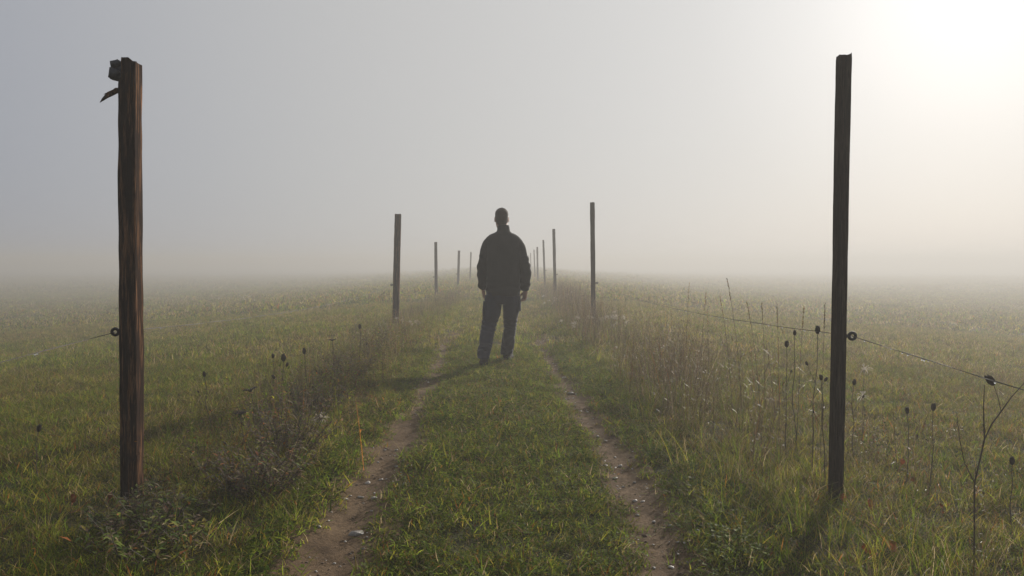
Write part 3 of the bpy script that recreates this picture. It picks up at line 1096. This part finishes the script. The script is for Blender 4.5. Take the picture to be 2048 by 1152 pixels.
for a in [
    (1458, 557, 5.50, 1486, "tallest grass stalk, nodding left above the right-hand wire"),
    (1444, 595, 5.70, 1466, "grass stalk leaning left just left of the tallest one"),
    (1415, 586, 6.60, 1398, "grass stalk leaning right with a slender spike, left of the tallest pair"),
    (1381, 566, 7.60, 1370, "thin grass stalk topped by a single small spike, leftmost near the wire"),
    (1498, 606, 5.60, 1522, "grass stalk leaning left just right of the tallest one"),
    (1528, 608, 5.80, 1530, "upright grass stalk midway between the tallest one and the near right post"),
    (1559, 613, 5.40, 1558, "straight grass stalk with a narrow spike left of the carrot heads"),
    (1614, 614, 4.90, 1592, "grass stalk leaning right towards the near right post"),
    (1657, 608, 4.70, 1640, "grass stalk rising behind the near right post's left edge"),
    (1418, 620, 6.60, 1417, "upright short grass stalk below the wire at the left of the tall ones"),
    (1251, 571, 12.0, 1250, "tall distant grass stalk just right of the second right post"),
    (1239, 577, 12.4, 1238, "slightly shorter distant grass stalk beside the second right post"),
    (1344, 622, 9.0, 1343, "dark-tipped grass stalk alone in the middle of the right verge"),
]:
    stalk(*a)

# forked twig at the right
d = 3.0
xb = X(1948, d)
z0 = float(gz(xb, d))
root = empty("forked_twig", (xb, d, z0))
tag(root, "bare forked brown twig at the right edge with one seed head by the wire", "dry twig")
q = lambda px, py, dy=0: Vector((X(px, d, py) - xb, dy, Z(py, d, px) - z0))
bm = bmesh.new()
tube_bm(bm, [q(1948, 1175), q(1952, 1080, .01), q(1955, 970, .02), q(1965, 920, .015), q(1972, 880, .01)], [.0036, .0034, .0032, .003, .0032], 7)
tube_bm(bm, [q(1972, 880, .01), q(1968, 850, 0), q(1964, 815, -.01), q(1964, 768, -.015)], [.0026, .0024, .0021, .0014], 6)
tube_bm(bm, [q(1972, 880, .01), q(1990, 850, .02), q(2012, 826, .03), q(2036, 798, .04), q(2070, 765, .05)], [.0028, .0027, .0026, .002, .0013], 6)
tube_bm(bm, [q(2012, 826, .03), q(2008, 800, .035), q(2000, 772, .04)], [.0016, .0014, .0012], 6)
tube_bm(bm, [q(1968, 856, .0), q(1962, 846, -.01), q(1957, 846, -.015)], [.0014, .0012, .0008], 5)
tube_bm(bm, [q(1955, 968, .02), q(1938, 930, .03), q(1925, 880, .02), q(1919, 826, .02)], [.002, .0018, .0015, .001], 5)
tube_bm(bm, [q(1957, 950, .02), q(1950, 935, .0)], [.002, .0012], 5)
obj("stem", bm, M_stem, root)
seed_head(root, q(2001, 774, .04), (-.6, 0, .8), .036)

# white fluffy seed heads
def fluff(px, py, d, n, spread, label):
    xb = X(px, d)
    z0 = float(gz(xb, d))
    zc = Z(py, d, px) - z0
    root = empty("fluffy_plant", (xb, d, z0))
    tag(root, label, "fluffy seed head", "white fluffy seed heads along the fence")
    for k in range(n):
        T = Tuft()
        bm = bmesh.new()
        p = Vector((random.gauss(0, spread), random.gauss(0, spread * .6), max(.12, zc + .10 + random.gauss(0, .05))))
        tube_bm(bm, curve_pts((p.x * .5, p.y * .5, -.02), p, 5, .03), [.002, .002, .0018, .0016, .0014, .0012], 4)
        for j in range(22):
            a_ = random.uniform(0, 6.28); e_ = random.uniform(-.2, 1.4)
            dv = np.array([math.cos(a_) * math.cos(e_), math.sin(a_) * math.cos(e_), math.sin(e_)])
            ln = random.uniform(.025, .07)
            s_ = np.cross(dv, np.array([.2, .5, .8])); s_ /= np.linalg.norm(s_)
            pp = np.array(p)
            curl = np.array([0, 0, -ln * .5])
            T.ribbon([pp, pp + dv * ln * .5, pp + dv * ln + curl * .5, pp + dv * ln * 1.05 + curl], [.0022, .0040, .0032, .0008], s_, (.6, .56, .5))
        obj("seed_tuft", T.mesh("seed_tuft", M_fluff), None, root)
        obj("stem", bm, M_stem, root)


for a in [
    (1190, 650, 13.6, 9, .14, "white fluffy seed heads at the foot of the second right post"),
    (1152, 662, 12.6, 5, .10, "white fluffy seed heads at the track's edge, left of the second right post"),
    (1222, 645, 13.4, 7, .13, "white fluffy seed heads just right of the second right post"),
    (1246, 648, 12.8, 6, .12, "white fluffy seed heads farthest right of the second right post"),
    (1113, 606, 20.5, 9, .16, "white fluffy seed heads at the foot of the third right post"),
    (1132, 601, 20.8, 9, .18, "white fluffy seed heads right of the third right post"),
    (1090, 614, 20.0, 4, .12, "sparse white fluffy seed heads left of the third right post"),
    (812, 655, 13.9, 6, .13, "white fluffy seed heads at the foot of the second left post"),
    (836, 666, 13.0, 3, .08, "small white fluffy seed head at the grass edge right of the second left post"),
    (492, 603, 19.0, 8, .35, "pale fluffy seed heads out in the left meadow"),
    (634, 876, 5.20, 2, .02, "single white flower head low on the left verge beside the track"),
    (1722, 799, 5.0, 2, .02, "single white tuft low in the meadow right of the near right post"),
]:
    fluff(*a)

# dark bush at the foot of the near left post
M_bush = blade_mat("bush_leaf", .25, .5, .25)


def bush(x, y, n, rad, hgt, label, wts):
    z0 = float(gz(x, y))
    root = empty("weed_bush", (x, y, z0))
    tag(root, label, "bush", "dark weed bushes on the left verge")
    bm = bmesh.new()
    T = Tuft()
    for k in range(n):
        a_ = random.uniform(0, 6.28); r_ = rad * math.sqrt(random.random())
        e = Vector((math.cos(a_) * r_, math.sin(a_) * r_ * .8, hgt * random.uniform(.45, 1) * (1 - .35 * (r_ / rad) ** 2)))
        b_ = Vector((e.x * .35, e.y * .35, -.03))
        pts = curve_pts(b_, e, 7, .05)
        tube_bm(bm, pts, list(np.linspace(.0026, .0009, 8)), 5)
        for j in range(random.randint(12, 26)):
            t = random.uniform(.2, 1.0) * 7
            i = min(6, int(t))
            p = pts[i].lerp(pts[i + 1], t - i)
            aa = random.uniform(0, 6.28)
            T.leaf(np.array(p), np.array([math.cos(aa), math.sin(aa), random.uniform(-.6, .8)]), np.array([0, 0, 1.0]), random.uniform(.018, .055), random.uniform(.007, .018), pick(wts))
        for j in range(random.randint(1, 3)):
            i = random.randint(3, 6)
            q_ = pts[i] + Vector((random.uniform(-.06, .06), random.uniform(-.06, .06), random.uniform(.0, .08)))
            tube_bm(bm, curve_pts(pts[i], q_, 3, .01), [.0011, .001, .0008, .0005], 4)
    obj("stem", bm, M_stem, root)
    obj("foliage", T.mesh("foliage", M_bush), None, root)


for a in [
    (-1.50, 3.40, 60, .30, .19, "dark leafy weed bush at the foot of the near left post", (3, .5, .25, 2.4, .3)),
    (-1.22, 3.90, 64, .32, .31, "brown tangled weed bush between the near left post and the left rut", (1.2, .4, .3, 4, .4)),
    (-1.30, 4.75, 60, .34, .42, "brown twiggy weed bush on the left verge below the flat umbel", (1.0, .4, .5, 4, .4)),
    (-1.48, 6.10, 55, .34, .36, "grey-brown weed bush on the left verge below the tallest wild carrot", (1.6, .6, 1.2, 3, .2)),
    (-1.55, 7.60, 55, .36, .40, "dry twiggy weed bush on the left verge halfway to the second left post", (1.2, .6, 1.6, 3, .2)),
    (-1.62, 10.2, 50, .40, .38, "farthest dry weed bush on the left verge, short of the second left post", (1.0, .6, 2.0, 3, .2)),
    (-1.42, 3.05, 40, .28, .18, "low dark weed bush in front of the near left post", (3, .8, .25, 1.6, .2)),
]:
    bush(*a)

# orange dock leaves among the grass by the near right post
M_dock, N, L, B = nodes_mat("rusty_leaf")
t1 = tex_noise(N, L, 40, 4)
r1 = ramp_node(N, [(.3, (.16, .045, .015)), (.6, (.34, .11, .035)), (.8, (.30, .16, .05))])
L.new(t1.outputs["Fac"], r1.inputs[0]); L.new(r1.outputs[0], B.inputs["Base Color"]); B.inputs["Roughness"].default_value = .5
tr = N.new("ShaderNodeBsdfTranslucent"); L.new(r1.outputs[0], tr.inputs["Color"])
ms = N.new("ShaderNodeMixShader"); ms.inputs[0].default_value = .4
L.new(B.outputs[0], ms.inputs[1]); L.new(tr.outputs[0], ms.inputs[2]); L.new(ms.outputs[0], N["Material Output"].inputs["Surface"])
M_dockg = M_dock.copy(); M_dockg.name = "yellow_green_leaf"
rn = [n for n in M_dockg.node_tree.nodes if n.type == 'VALTORGB'][0]
for e, c in zip(rn.color_ramp.elements, ((.09, .11, .02), (.16, .17, .03), (.24, .20, .05))):
    e.color = lin(*c)


def dock(px, py, d, ln, wd, mat, label):
    xb = X(px, d)
    bm = bmesh.new()
    n = 8
    rows = []
    for i in range(n + 1):
        t = i / n
        w = wd * (math.sin(math.pi * min(.98, t * .93 + .05)) ** .8) * .5
        yb = ln * .35 * t * t
        zz = ln * (t - .25 * t ** 3)
        wv = .006 * math.sin(t * 11)
        rows.append([bm.verts.new((-w, yb + wv, zz)), bm.verts.new((0, yb - w * .35, zz)), bm.verts.new((w, yb - wv, zz))])
    for a, b in zip(rows, rows[1:]):
        bm.faces.new((a[0], a[1], b[1], b[0])); bm.faces.new((a[1], a[2], b[2], b[1]))
    bmesh.ops.solidify(bm, geom=bm.faces[:], thickness=.0008)
    tube_bm(bm, [(0, 0, -.05), (0, 0, .005)], .002, 5)
    o = obj("dock_leaf", bm, mat)
    smooth(o.data)
    o.location = (xb, d, max(float(gz(xb, d)) + .015, Z(py, d, px) - ln * .5))
    o.rotation_euler = (random.uniform(-.3, .2), random.uniform(-.5, .5), random.uniform(-.9, .9))
    tag(o, label, "dock leaf", "rusty and yellow dock leaves around the near right post")


for a in [
    (1684, 1022, 3.70, .055, .032, M_dock, "orange-red dock leaf standing in the grass at the near right post's foot"),
    (1744, 1030, 3.60, .075, .022, M_dock, "narrow orange dock leaf right of the near right post's foot"),
    (1884, 1016, 3.60, .060, .024, M_dock, "orange dock leaf in the grass left of the forked twig"),
    (1832, 958, 3.95, .050, .030, M_dock, "rust dock leaf in the right meadow between the post and the twig"),
    (1802, 921, 4.20, .040, .028, M_dock, "small orange-yellow dock leaf in the right meadow behind the others"),
    (1787, 1124, 3.05, .060, .036, M_dock, "orange dock leaf at the bottom of the picture right of the near right post"),
    (1738, 1132, 3.02, .055, .034, M_dock, "brown-orange dock leaf at the bottom of the picture below the near right post"),
    (1694, 1084, 3.25, .070, .042, M_dockg, "broad yellow-green dock leaf in front of the near right post"),
    (1768, 1122, 3.12, .050, .030, M_dockg, "small yellow dock leaf at the bottom of the picture"),
    (1578, 1026, 3.65, .075, .034, M_dockg, "yellow-green dock leaf left of the near right post's foot"),
    (145, 994, 3.75, .055, .030, M_dock, "brown dock leaf in the grass left of the near left post"),
    (218, 990, 3.75, .045, .020, M_dock, "small orange leaf just left of the near left post's foot"),
]:
    dock(*a)

# ------------------------------------------------------------------ the walker
def cloth(name, c0, c1, rough=.85, spec=.2, scale=(1, 1, 1), wv=.0012):
    m, N, L, B = nodes_mat(name)
    t1 = tex_noise(N, L, 9, 5, .65, vec_scale=scale)
    r1 = ramp_node(N, [(.3, c0), (.7, c1)])
    L.new(t1.outputs["Fac"], r1.inputs[0]); L.new(r1.outputs[0], B.inputs["Base Color"])
    B.inputs["Roughness"].default_value = rough; B.inputs["Specular IOR Level"].default_value = spec
    B.inputs["Sheen Weight"].default_value = .15
    t2 = tex_noise(N, L, 420, 2, .6)
    bump(N, L, t2.outputs["Fac"], .4, wv, B)
    return m


M_jacket = cloth("black_fleece", (.010, .009, .009), (.018, .016, .015))
M_trouser = cloth("navy_canvas", (.006, .008, .020), (.014, .018, .040), .8, .2)
M_boot = cloth("dark_leather", (.006, .005, .0045), (.012, .010, .009), .8, .12)
M_boot.node_tree.nodes['Principled BSDF'].inputs['Sheen Weight'].default_value = 0
M_hair = cloth("cropped_brown_hair", (.028, .018, .012), (.055, .036, .024), .8, .15, (1, 1, .4))
M_skin, N, L, B = nodes_mat("skin")
t1 = tex_noise(N, L, 14, 4)
r1 = ramp_node(N, [(.3, (.30, .155, .105)), (.7, (.40, .22, .155))])
L.new(t1.outputs["Fac"], r1.inputs[0]); L.new(r1.outputs[0], B.inputs["Base Color"])
B.inputs["Roughness"].default_value = .5; B.inputs["Subsurface Weight"].default_value = .15; B.inputs["Subsurface Radius"].default_value = (.01, .004, .002)

BY, BS = 9.10, 9.10 / F          # the body's distance and its metres per picture pixel


def bx(px): return (px - CX) * BS
def bz(py): return CH - (py - HY) * BS


def loft(bm, rings, n=28, power=2.3):
    """rings: (centre, half width along u, half depth along v, u, v); superellipse sections, capped"""
    rs = []
    for (c, ru, rv, u, v) in rings:
        c, u, v = Vector(c), Vector(u), Vector(v)
        ring = []
        for k in range(n):
            a = 6.28318 * k / n
            ca, sa = math.cos(a), math.sin(a)
            e = 2 / power
            ring.append(bm.verts.new(c + u * (ru * math.copysign(abs(ca) ** e, ca)) + v * (rv * math.copysign(abs(sa) ** e, sa))))
        rs.append(ring)
    for a, b in zip(rs, rs[1:]):
        for k in range(n):
            bm.faces.new((a[k], a[(k + 1) % n], b[(k + 1) % n], b[k]))
    bm.faces.new(rs[0][::-1]); bm.faces.new(rs[-1])


def level(rows, power=2.3, bm=None, n=28):
    """rows: (z, x, y, half width, half depth), horizontal sections"""
    loft(bm, [((x, y, z), a, b, (1, 0, 0), (0, 1, 0)) for (z, x, y, a, b) in rows], n, power)


def limb(bm, pts, n=18):
    """pts: (point, radius); round sections across the limb, resampled for a smooth bend"""
    P = [Vector(p) for p, r in pts]; Rr = [r for p, r in pts]
    out, rad = [], []
    for i in range(len(P) - 1):
        p0, p1, p2, p3 = P[max(i - 1, 0)], P[i], P[i + 1], P[min(i + 2, len(P) - 1)]
        for k in range(5):
            t = k / 5
            out.append(.5 * ((2 * p1) + (p2 - p0) * t + (2 * p0 - 5 * p1 + 4 * p2 - p3) * t * t + (3 * p1 - p0 - 3 * p2 + p3) * t ** 3))
            rad.append(Rr[i] + (Rr[i + 1] - Rr[i]) * (t * t * (3 - 2 * t)))
    out.append(P[-1]); rad.append(Rr[-1])
    tube_bm(bm, out, rad, n)


def fuse(name, bm, voxel, smooth_it, mat, parent, disp=None):
    """welds overlapping volumes into one continuous surface, smooths it and lays in the folds"""
    bmesh.ops.recalc_face_normals(bm, faces=bm.faces)
    o = obj(name, bm, mat)
    m = o.modifiers.new("weld", 'REMESH'); m.mode = 'VOXEL'; m.voxel_size = voxel
    m = o.modifiers.new("soft", 'SMOOTH'); m.factor = .5; m.iterations = smooth_it
    dg = bpy.context.evaluated_depsgraph_get()
    dg.update()
    me = bpy.data.meshes.new_from_object(o.evaluated_get(dg))
    o.modifiers.clear()
    old = o.data
    o.data = me
    bpy.data.meshes.remove(old)
    if not me.materials:
        me.materials.append(mat)
    smooth(me)
    if disp:
        nrm = [v.normal.copy() for v in me.vertices]
        for v, nn in zip(me.vertices, nrm):
            v.co += nn * disp(v.co)
        me.update()
    o.parent = parent
    return o


man = empty("person", (0, BY, 0))
tag(man, "man in a black jacket and dark trousers walking away up the middle of the track", "person")

# --- body: head, neck, trunk, arms, hands, legs, one surface (coordinates relative to the feet)
b = bmesh.new()
HX = bx(1003.5)
HZ = bz(437)
level([(HZ - .135, HX, .075, .022, .020), (HZ - .125, HX, .070, .036, .036), (HZ - .10, HX, .046, .058, .064), (HZ - .065, HX, .026, .066, .082), (HZ - .03, HX, .014, .070, .092),
       (HZ, HX, .006, .072, .098), (HZ + .03, HX, .002, .0745, .100), (HZ + .06, HX, 0, .073, .096), (HZ + .085, HX, 0, .064, .083), (HZ + .103, HX, 0, .048, .063), (HZ + .114, HX, 0, .026, .034), (HZ + .118, HX, 0, .006, .008)], 2.1, b, 36)
limb(b, [((HX, -.004, HZ - .02), .054), ((HX + .008, -.014, HZ - .075), .057), ((bx(1006.5), -.020, HZ - .12), .055), ((bx(1006.5), -.022, HZ - .19), .064)], 24)
for s in (-1, 1):      # ears
    for k in range(9):
        a = R(-30 + 30 * k)
        c = Vector((HX + s * (.0770 + .004 * math.cos(a)), .004 + .016 * math.cos(a) * .9, HZ - .018 + .030 * math.sin(a)))
        bmesh.ops.create_icosphere(b, subdivisions=1, radius=.0075, matrix=Matrix.Translation(c))
    bmesh.ops.create_icosphere(b, subdivisions=2, radius=.02, matrix=Matrix.Translation((HX + s * .0745, .004, HZ - .018)) @ Matrix.Diagonal((.35, .7, 1.3, 1)))
# face on the far side: nose, brow, eyeballs set in, lips
limb(b, [((HX, .100, HZ + .008), .010), ((HX, .112, HZ - .022), .012), ((HX, .116, HZ - .038), .016)], 10)
for s in (-1, 1):
    bmesh.ops.create_icosphere(b, subdivisions=2, radius=.010, matrix=Matrix.Translation((HX + s * .009, .108, HZ - .042)))
    bmesh.ops.create_icosphere(b, subdivisions=2, radius=.012, matrix=Matrix.Translation((HX + s * .031, .088, HZ + .002)))
    limb(b, [((HX + s * .012, .100, HZ + .020), .009), ((HX + s * .032, .094, HZ + .024), .010), ((HX + s * .050, .080, HZ + .016), .008)], 8)
limb(b, [((HX - .022, .094, HZ - .068), .006), ((HX, .104, HZ - .066), .008), ((HX + .022, .094, HZ - .068), .006)], 8)
limb(b, [((HX - .018, .092, HZ - .078), .006), ((HX, .101, HZ - .079), .008), ((HX + .018, .092, HZ - .078), .006)], 8)
TX = bx(1006)
level([(.74, TX, -.005, .15, .10), (.86, TX, -.01, .16, .115), (1.0, TX, 0, .145, .10), (1.12, TX, 0, .15, .105), (1.28, TX, 0, .165, .11), (1.40, TX, -.005, .165, .10), (1.46, TX, -.01, .13, .08), (1.52, TX, -.02, .07, .065)], 2.4, b)


def hand(bm, wrist, down, inward, fwd, curl, spread=1.0):
    """palm, five bent fingers of unequal length and a thumb leaving the palm's front side; fwd = thumb side, inward = palm side"""
    w, dn, inn, fw = Vector(wrist), Vector(down).normalized(), Vector(inward).normalized(), Vector(fwd).normalized()
    loft(bm, [(w - dn * .03, .028, .021, fw, inn), (w, .028, .020, fw, inn), (w + dn * .03, .036, .018, fw, inn), (w + dn * .065, .041, .016, fw, inn), (w + dn * .090, .040, .014, fw, inn), (w + dn * .098, .030, .010, fw, inn)], 16, 2.4)
    for k, (off, ln) in enumerate(((.031, .072), (.0105, .080), (-.0105, .075), (-.031, .060))):
        p = w + dn * .085 + fw * off
        cu = curl + .12 * k
        dirs = []
        a = .15
        pts = [(p, .0095)]
        for seg, (fr, add) in enumerate(((.46, .35), (.30, .75), (.24, .55))):
            a += cu * add
            dirv = dn * math.cos(a) + inn * math.sin(a) + fw * off * .9 * spread
            p = p + dirv.normalized() * ln * fr
            pts.append((p, (.0088, .008, .0066)[seg]))
        limb(bm, pts, 10)
    t0 = w + dn * .022 + fw * .026
    t1 = t0 + (fw * .75 + dn * .75 + inn * .35).normalized() * .040
    t2 = t1 + (fw * .25 + dn * .95 + inn * .45).normalized() * .032
    t3 = t2 + (dn * .95 + inn * .5 - fw * .05).normalized() * .024
    limb(bm, [(t0, .0135), (t1, .0115), (t2, .0098), (t3, .0075)], 10)


# arm joints: left arm hangs with the hand turned back, right arm swings a little out
LS, LE, LW = Vector((bx(1006) - .170, -.005, 1.435)), Vector((bx(966), -.030, 1.10)), Vector((bx(966), .045, .860))
RS, RE, RW = Vector((bx(1006) + .170, -.005, 1.435)), Vector((bx(1050), -.030, 1.09)), Vector((bx(1051), .020, .850))
for s_, e_, w_ in ((LS, LE, LW), (RS, RE, RW)):
    limb(b, [(s_ + Vector((-.03 if s_.x > 0 else .03, 0, -.035)), .030), (s_.lerp(e_, .15), .042), (s_.lerp(e_, .5), .042), (e_, .037), (e_.lerp(w_, .4), .036), (w_, .026)], 14)
hand(b, LW, (.10, .10, -1), (.95, .30, .05), (-.25, .95, .05), 1.25)
hand(b, RW, (-.12, .06, -1), (-.85, -.35, 0), (-.45, .88, .1), .85)
# legs inside the trousers
LH, LK, LA = Vector((-.10, -.005, .86)), Vector((bx(976), -.04, .42)), Vector((bx(969), -.235, .115))
RH, RK, RA = Vector((.075, .0, .86)), Vector((bx(1020), .15, .40)), Vector((bx(1014), .305, .085))
for a_, k_, f_ in ((LH, LK, LA), (RH, RK, RA)):
    limb(b, [(a_, .070), (a_.lerp(k_, .5) - Vector((0, .045 if k_.y > 0 else -.01, 0)), .058), (k_, .046), (k_.lerp(f_, .35), .045), (f_, .032)], 14)
body = fuse("body", b, .0042, 2, M_skin, man)

# --- cropped hair: a close cap over the skull down to the nape
b = bmesh.new()
level([(HZ - .088, HX + .004, -.040, .040, .028), (HZ - .066, HX + .003, -.034, .055, .044), (HZ - .038, HX, -.026, .064, .061), (HZ - .01, HX, -.018, .0710, .081), (HZ + .02, HX, -.010, .0750, .095), (HZ + .05, HX, -.004, .0765, .099), (HZ + .075, HX, -.001, .0715, .094), (HZ + .095, HX, 0, .060, .079), (HZ + .111, HX, 0, .040, .053), (HZ + .120, HX, 0, .018, .024), (HZ + .123, HX, 0, .005, .006)], 2.1, b, 36)
fuse("hair", b, .005, 3, M_hair, man, lambda c: .0016 * mnoise.noise(c * 90) + .0012 * mnoise.noise(c * 210))


def folds(c, amp, fx, fz, k=0.0):
    q = Vector((c.x * fx + k * c.z * 6, c.y * fx, c.z * fz))
    n1 = mnoise.noise(q + Vector((3, 7, 1)))
    n2 = mnoise.noise(q * 2.3 + Vector((9, 1, 4)))
    return amp * ((1 - abs(n1) * 2) * .6 + n2 * .5)


# --- jacket with stand collar, sleeves, cuffs and hem
b = bmesh.new()
level([(bz(591), bx(1006.5), -.005, .180, .138), (bz(588), bx(1006.5), -.005, .190, .146), (bz(578), bx(1006), -.005, .196, .150), (bz(560), bx(1006), -.005, .198, .150), (1.08, bx(1006), 0, .200, .150), (1.20, TX, 0, .202, .148), (1.32, TX, 0, .206, .142), (1.40, TX, -.005, .206, .130),
       (1.440, TX, -.010, .198, .116), (1.462, TX, -.012, .178, .106), (1.482, TX, -.014, .148, .096), (1.502, TX, -.018, .108, .086), (1.520, bx(1007), -.020, .082, .078), (bz(462), bx(1007), -.020, .074, .074), (bz(456), bx(1007), -.018, .070, .072), (bz(451), bx(1007), -.016, .064, .068), (bz(450), bx(1007), -.016, .052, .056)], 2.35, b, 40)
for s_, e_, w_, sg in ((LS, LE, LW, -1), (RS, RE, RW, 1)):
    out = Vector((sg, 0, 0))
    limb(b, [(s_ + Vector((-sg * .065, 0, -.010)), .050), (s_ + out * -.012 + Vector((0, 0, -.045)), .064), (s_.lerp(e_, .35) + out * .004, .062), (s_.lerp(e_, .7) + out * .004, .060), (e_ + out * .004, .062), (e_.lerp(w_, .45) + out * .002, .058), (e_.lerp(w_, .8), .051), (e_.lerp(w_, .90), .053), (e_.lerp(w_, .96), .043)], 20)


def jk(c):
    a = folds(c, .007, 7, 5)
    if c.z < 1.0: a += .004 * math.sin(c.z * 90 + 3 * mnoise.noise(c * 8)) * max(0, min(1, (1.0 - c.z) * 8))
    if abs(c.x) > .19 and c.z < 1.25: a += .005 * math.sin(c.z * 62 + 5 * mnoise.noise(c * 7))
    if c.z > 1.5: a *= .25
    return a


jacket = fuse("jacket", b, .0065, 5, M_jacket, man, jk)

# --- trousers
b = bmesh.new()
level([(.70, bx(1005), .0, .15, .10), (.76, bx(1005), -.005, .185, .125), (.84, bx(1006), -.010, .188, .132), (.93, bx(1006), -.005, .178, .128), (.99, bx(1006), 0, .168, .12)], 2.5, b, 32)


def leg(rows):
    P = [(Vector((bx(cx_), y, bz(py) + zz)), hw, hd) for (py, cx_, y, hw, hd, zz) in rows]
    loft(b, [(p, hw, hd, (1, 0, 0), (0, 1, .0)) for (p, hw, hd) in P], 24, 2.3)


leg([(590, 985, .0, .088, .118, 0), (608, 986, .0, .099, .112, 0), (625, 984.5, .0, .098, .106, 0), (645, 979, -.005, .088, .100, 0), (660, 976, -.045, .081, .092, 0), (675, 973, -.105, .077, .090, 0), (690, 971, -.165, .074, .090, 0), (701, 969, -.205, .072, .088, 0), (707, 968, -.225, .068, .086, 0), (711.5, 967.5, -.240, .070, .088, 0)])
leg([(590, 1022, .0, .088, .118, 0), (608, 1022.5, .0, .098, .112, 0), (625, 1022, .03, .090, .104, 0), (645, 1020.5, .08, .076, .094, 0), (660, 1020.5, .13, .069, .088, 0), (678, 1017, .19, .071, .088, 0), (695, 1015.5, .25, .073, .088, .005), (708, 1014.5, .29, .070, .084, .012), (718, 1013.5, .31, .066, .082, .02)])


def tr_f(c):
    a = folds(c, .006, 8, 6, .5)
    if c.z < .42: a += .005 * math.sin(c.z * 60 + c.x * 25 + 9 * mnoise.noise(c * 9)) * min(1, (.42 - c.z) * 5)
    if abs(c.z - .46) < .08: a += .004 * math.sin(c.z * 120 + c.x * 30)
    return a


trousers = fuse("trousers", b, .007, 4, M_trouser, man, tr_f)
for (cx_, cy_, cz_, sx, rot) in ((bx(967.5), -.01, bz(617), -1, .06), (bx(1039.5), .0, bz(607), 1, -.05)):
    bm = bmesh.new()
    bmesh.ops.create_cube(bm, size=1.0)
    bmesh.ops.subdivide_edges(bm, edges=bm.edges[:], cuts=4, use_grid_fill=True)
    for v in bm.verts:
        bulge = (1 - (2 * v.co.y) ** 2 * .5) * (1 - (2 * v.co.z) ** 2 * .4)
        v.co = Vector((v.co.x * .030 * bulge, v.co.y * .15, v.co.z * .17 + .004 * mnoise.noise(v.co * 5)))
        if v.co.z > .055: v.co.x *= 1.25
    bmesh.ops.bevel(bm, geom=bm.edges[:], offset=.001, segments=1, affect='EDGES')
    o = obj("pocket", bm, M_trouser, trousers)
    smooth(o.data)
    o.location = (cx_, cy_, cz_)
    o.rotation_euler = (0, rot, 0)


# --- boots: heel of the trailing foot is lifted
def boot(ankle, toe_dir, pitch):
    bm = bmesh.new()
    loft(bm, [((0, -.01, .16), .046, .058, (1, 0, 0), (0, 1, 0)), ((0, -.008, .10), .044, .058, (1, 0, 0), (0, 1, 0)), ((0, .0, .05), .042, .068, (1, 0, 0), (0, 1, 0)), ((0, .01, .012), .043, .075, (1, 0, 0), (0, 1, 0))], 20, 2.4)
    loft(bm, [((0, -.068, .030), .024, .026, (1, 0, 0), (0, 0, 1)), ((0, -.04, .038), .041, .036, (1, 0, 0), (0, 0, 1)), ((0, .04, .045), .042, .044, (1, 0, 0), (0, 0, 1)), ((0, .10, .036), .047, .034, (1, 0, 0), (0, 0, 1)), ((0, .16, .030), .049, .028, (1, 0, 0), (0, 0, 1)), ((0, .20, .026), .040, .022, (1, 0, 0), (0, 0, 1)), ((0, .218, .022), .018, .012, (1, 0, 0), (0, 0, 1))], 20, 2.6)
    loft(bm, [((0, -.072, .008), .028, .012, (1, 0, 0), (0, 0, 1)), ((0, -.05, .006), .043, .014, (1, 0, 0), (0, 0, 1)), ((0, .0, .006), .042, .013, (1, 0, 0), (0, 0, 1)), ((0, .12, .006), .051, .013, (1, 0, 0), (0, 0, 1)), ((0, .18, .007), .048, .013, (1, 0, 0), (0, 0, 1)), ((0, .222, .010), .022, .012, (1, 0, 0), (0, 0, 1))], 20, 3)
    o = fuse("boot", bm, .006, 2, M_boot, man)
    o.location = ankle
    o.rotation_euler = (pitch, 0, toe_dir)


boot((bx(969), -.245, .032), R(5), R(-13))
boot((bx(1014.5), .315, .012), R(-12), 0)
# ------------------------------------------------------------------ haze
me = bpy.data.meshes.new("haze")
bmh = bmesh.new()
bmesh.ops.create_cube(bmh, size=1.0)
for v in bmh.verts:
    v.co = Vector((v.co.x * 1400, v.co.y * 1400, -4.1 if v.co.z < 0 else HAZE_TOP))
bmh.to_mesh(me); bmh.free()
M_haze = bpy.data.materials.new("haze"); M_haze.use_nodes = True
hn, hl = M_haze.node_tree.nodes, M_haze.node_tree.links
hn.remove(hn["Principled BSDF"])
pv = hn.new("ShaderNodeVolumePrincipled")
pv.inputs["Color"].default_value = (.49, .487, .48, 1)
pv.inputs["Density"].default_value = HAZE_DENSITY
pv.inputs["Anisotropy"].default_value = HAZE_G
hl.new(pv.outputs[0], hn["Material Output"].inputs["Volume"])
tag(obj("haze", me, M_haze), "pale morning fog lying over the whole meadow", "fog", kind="stuff")
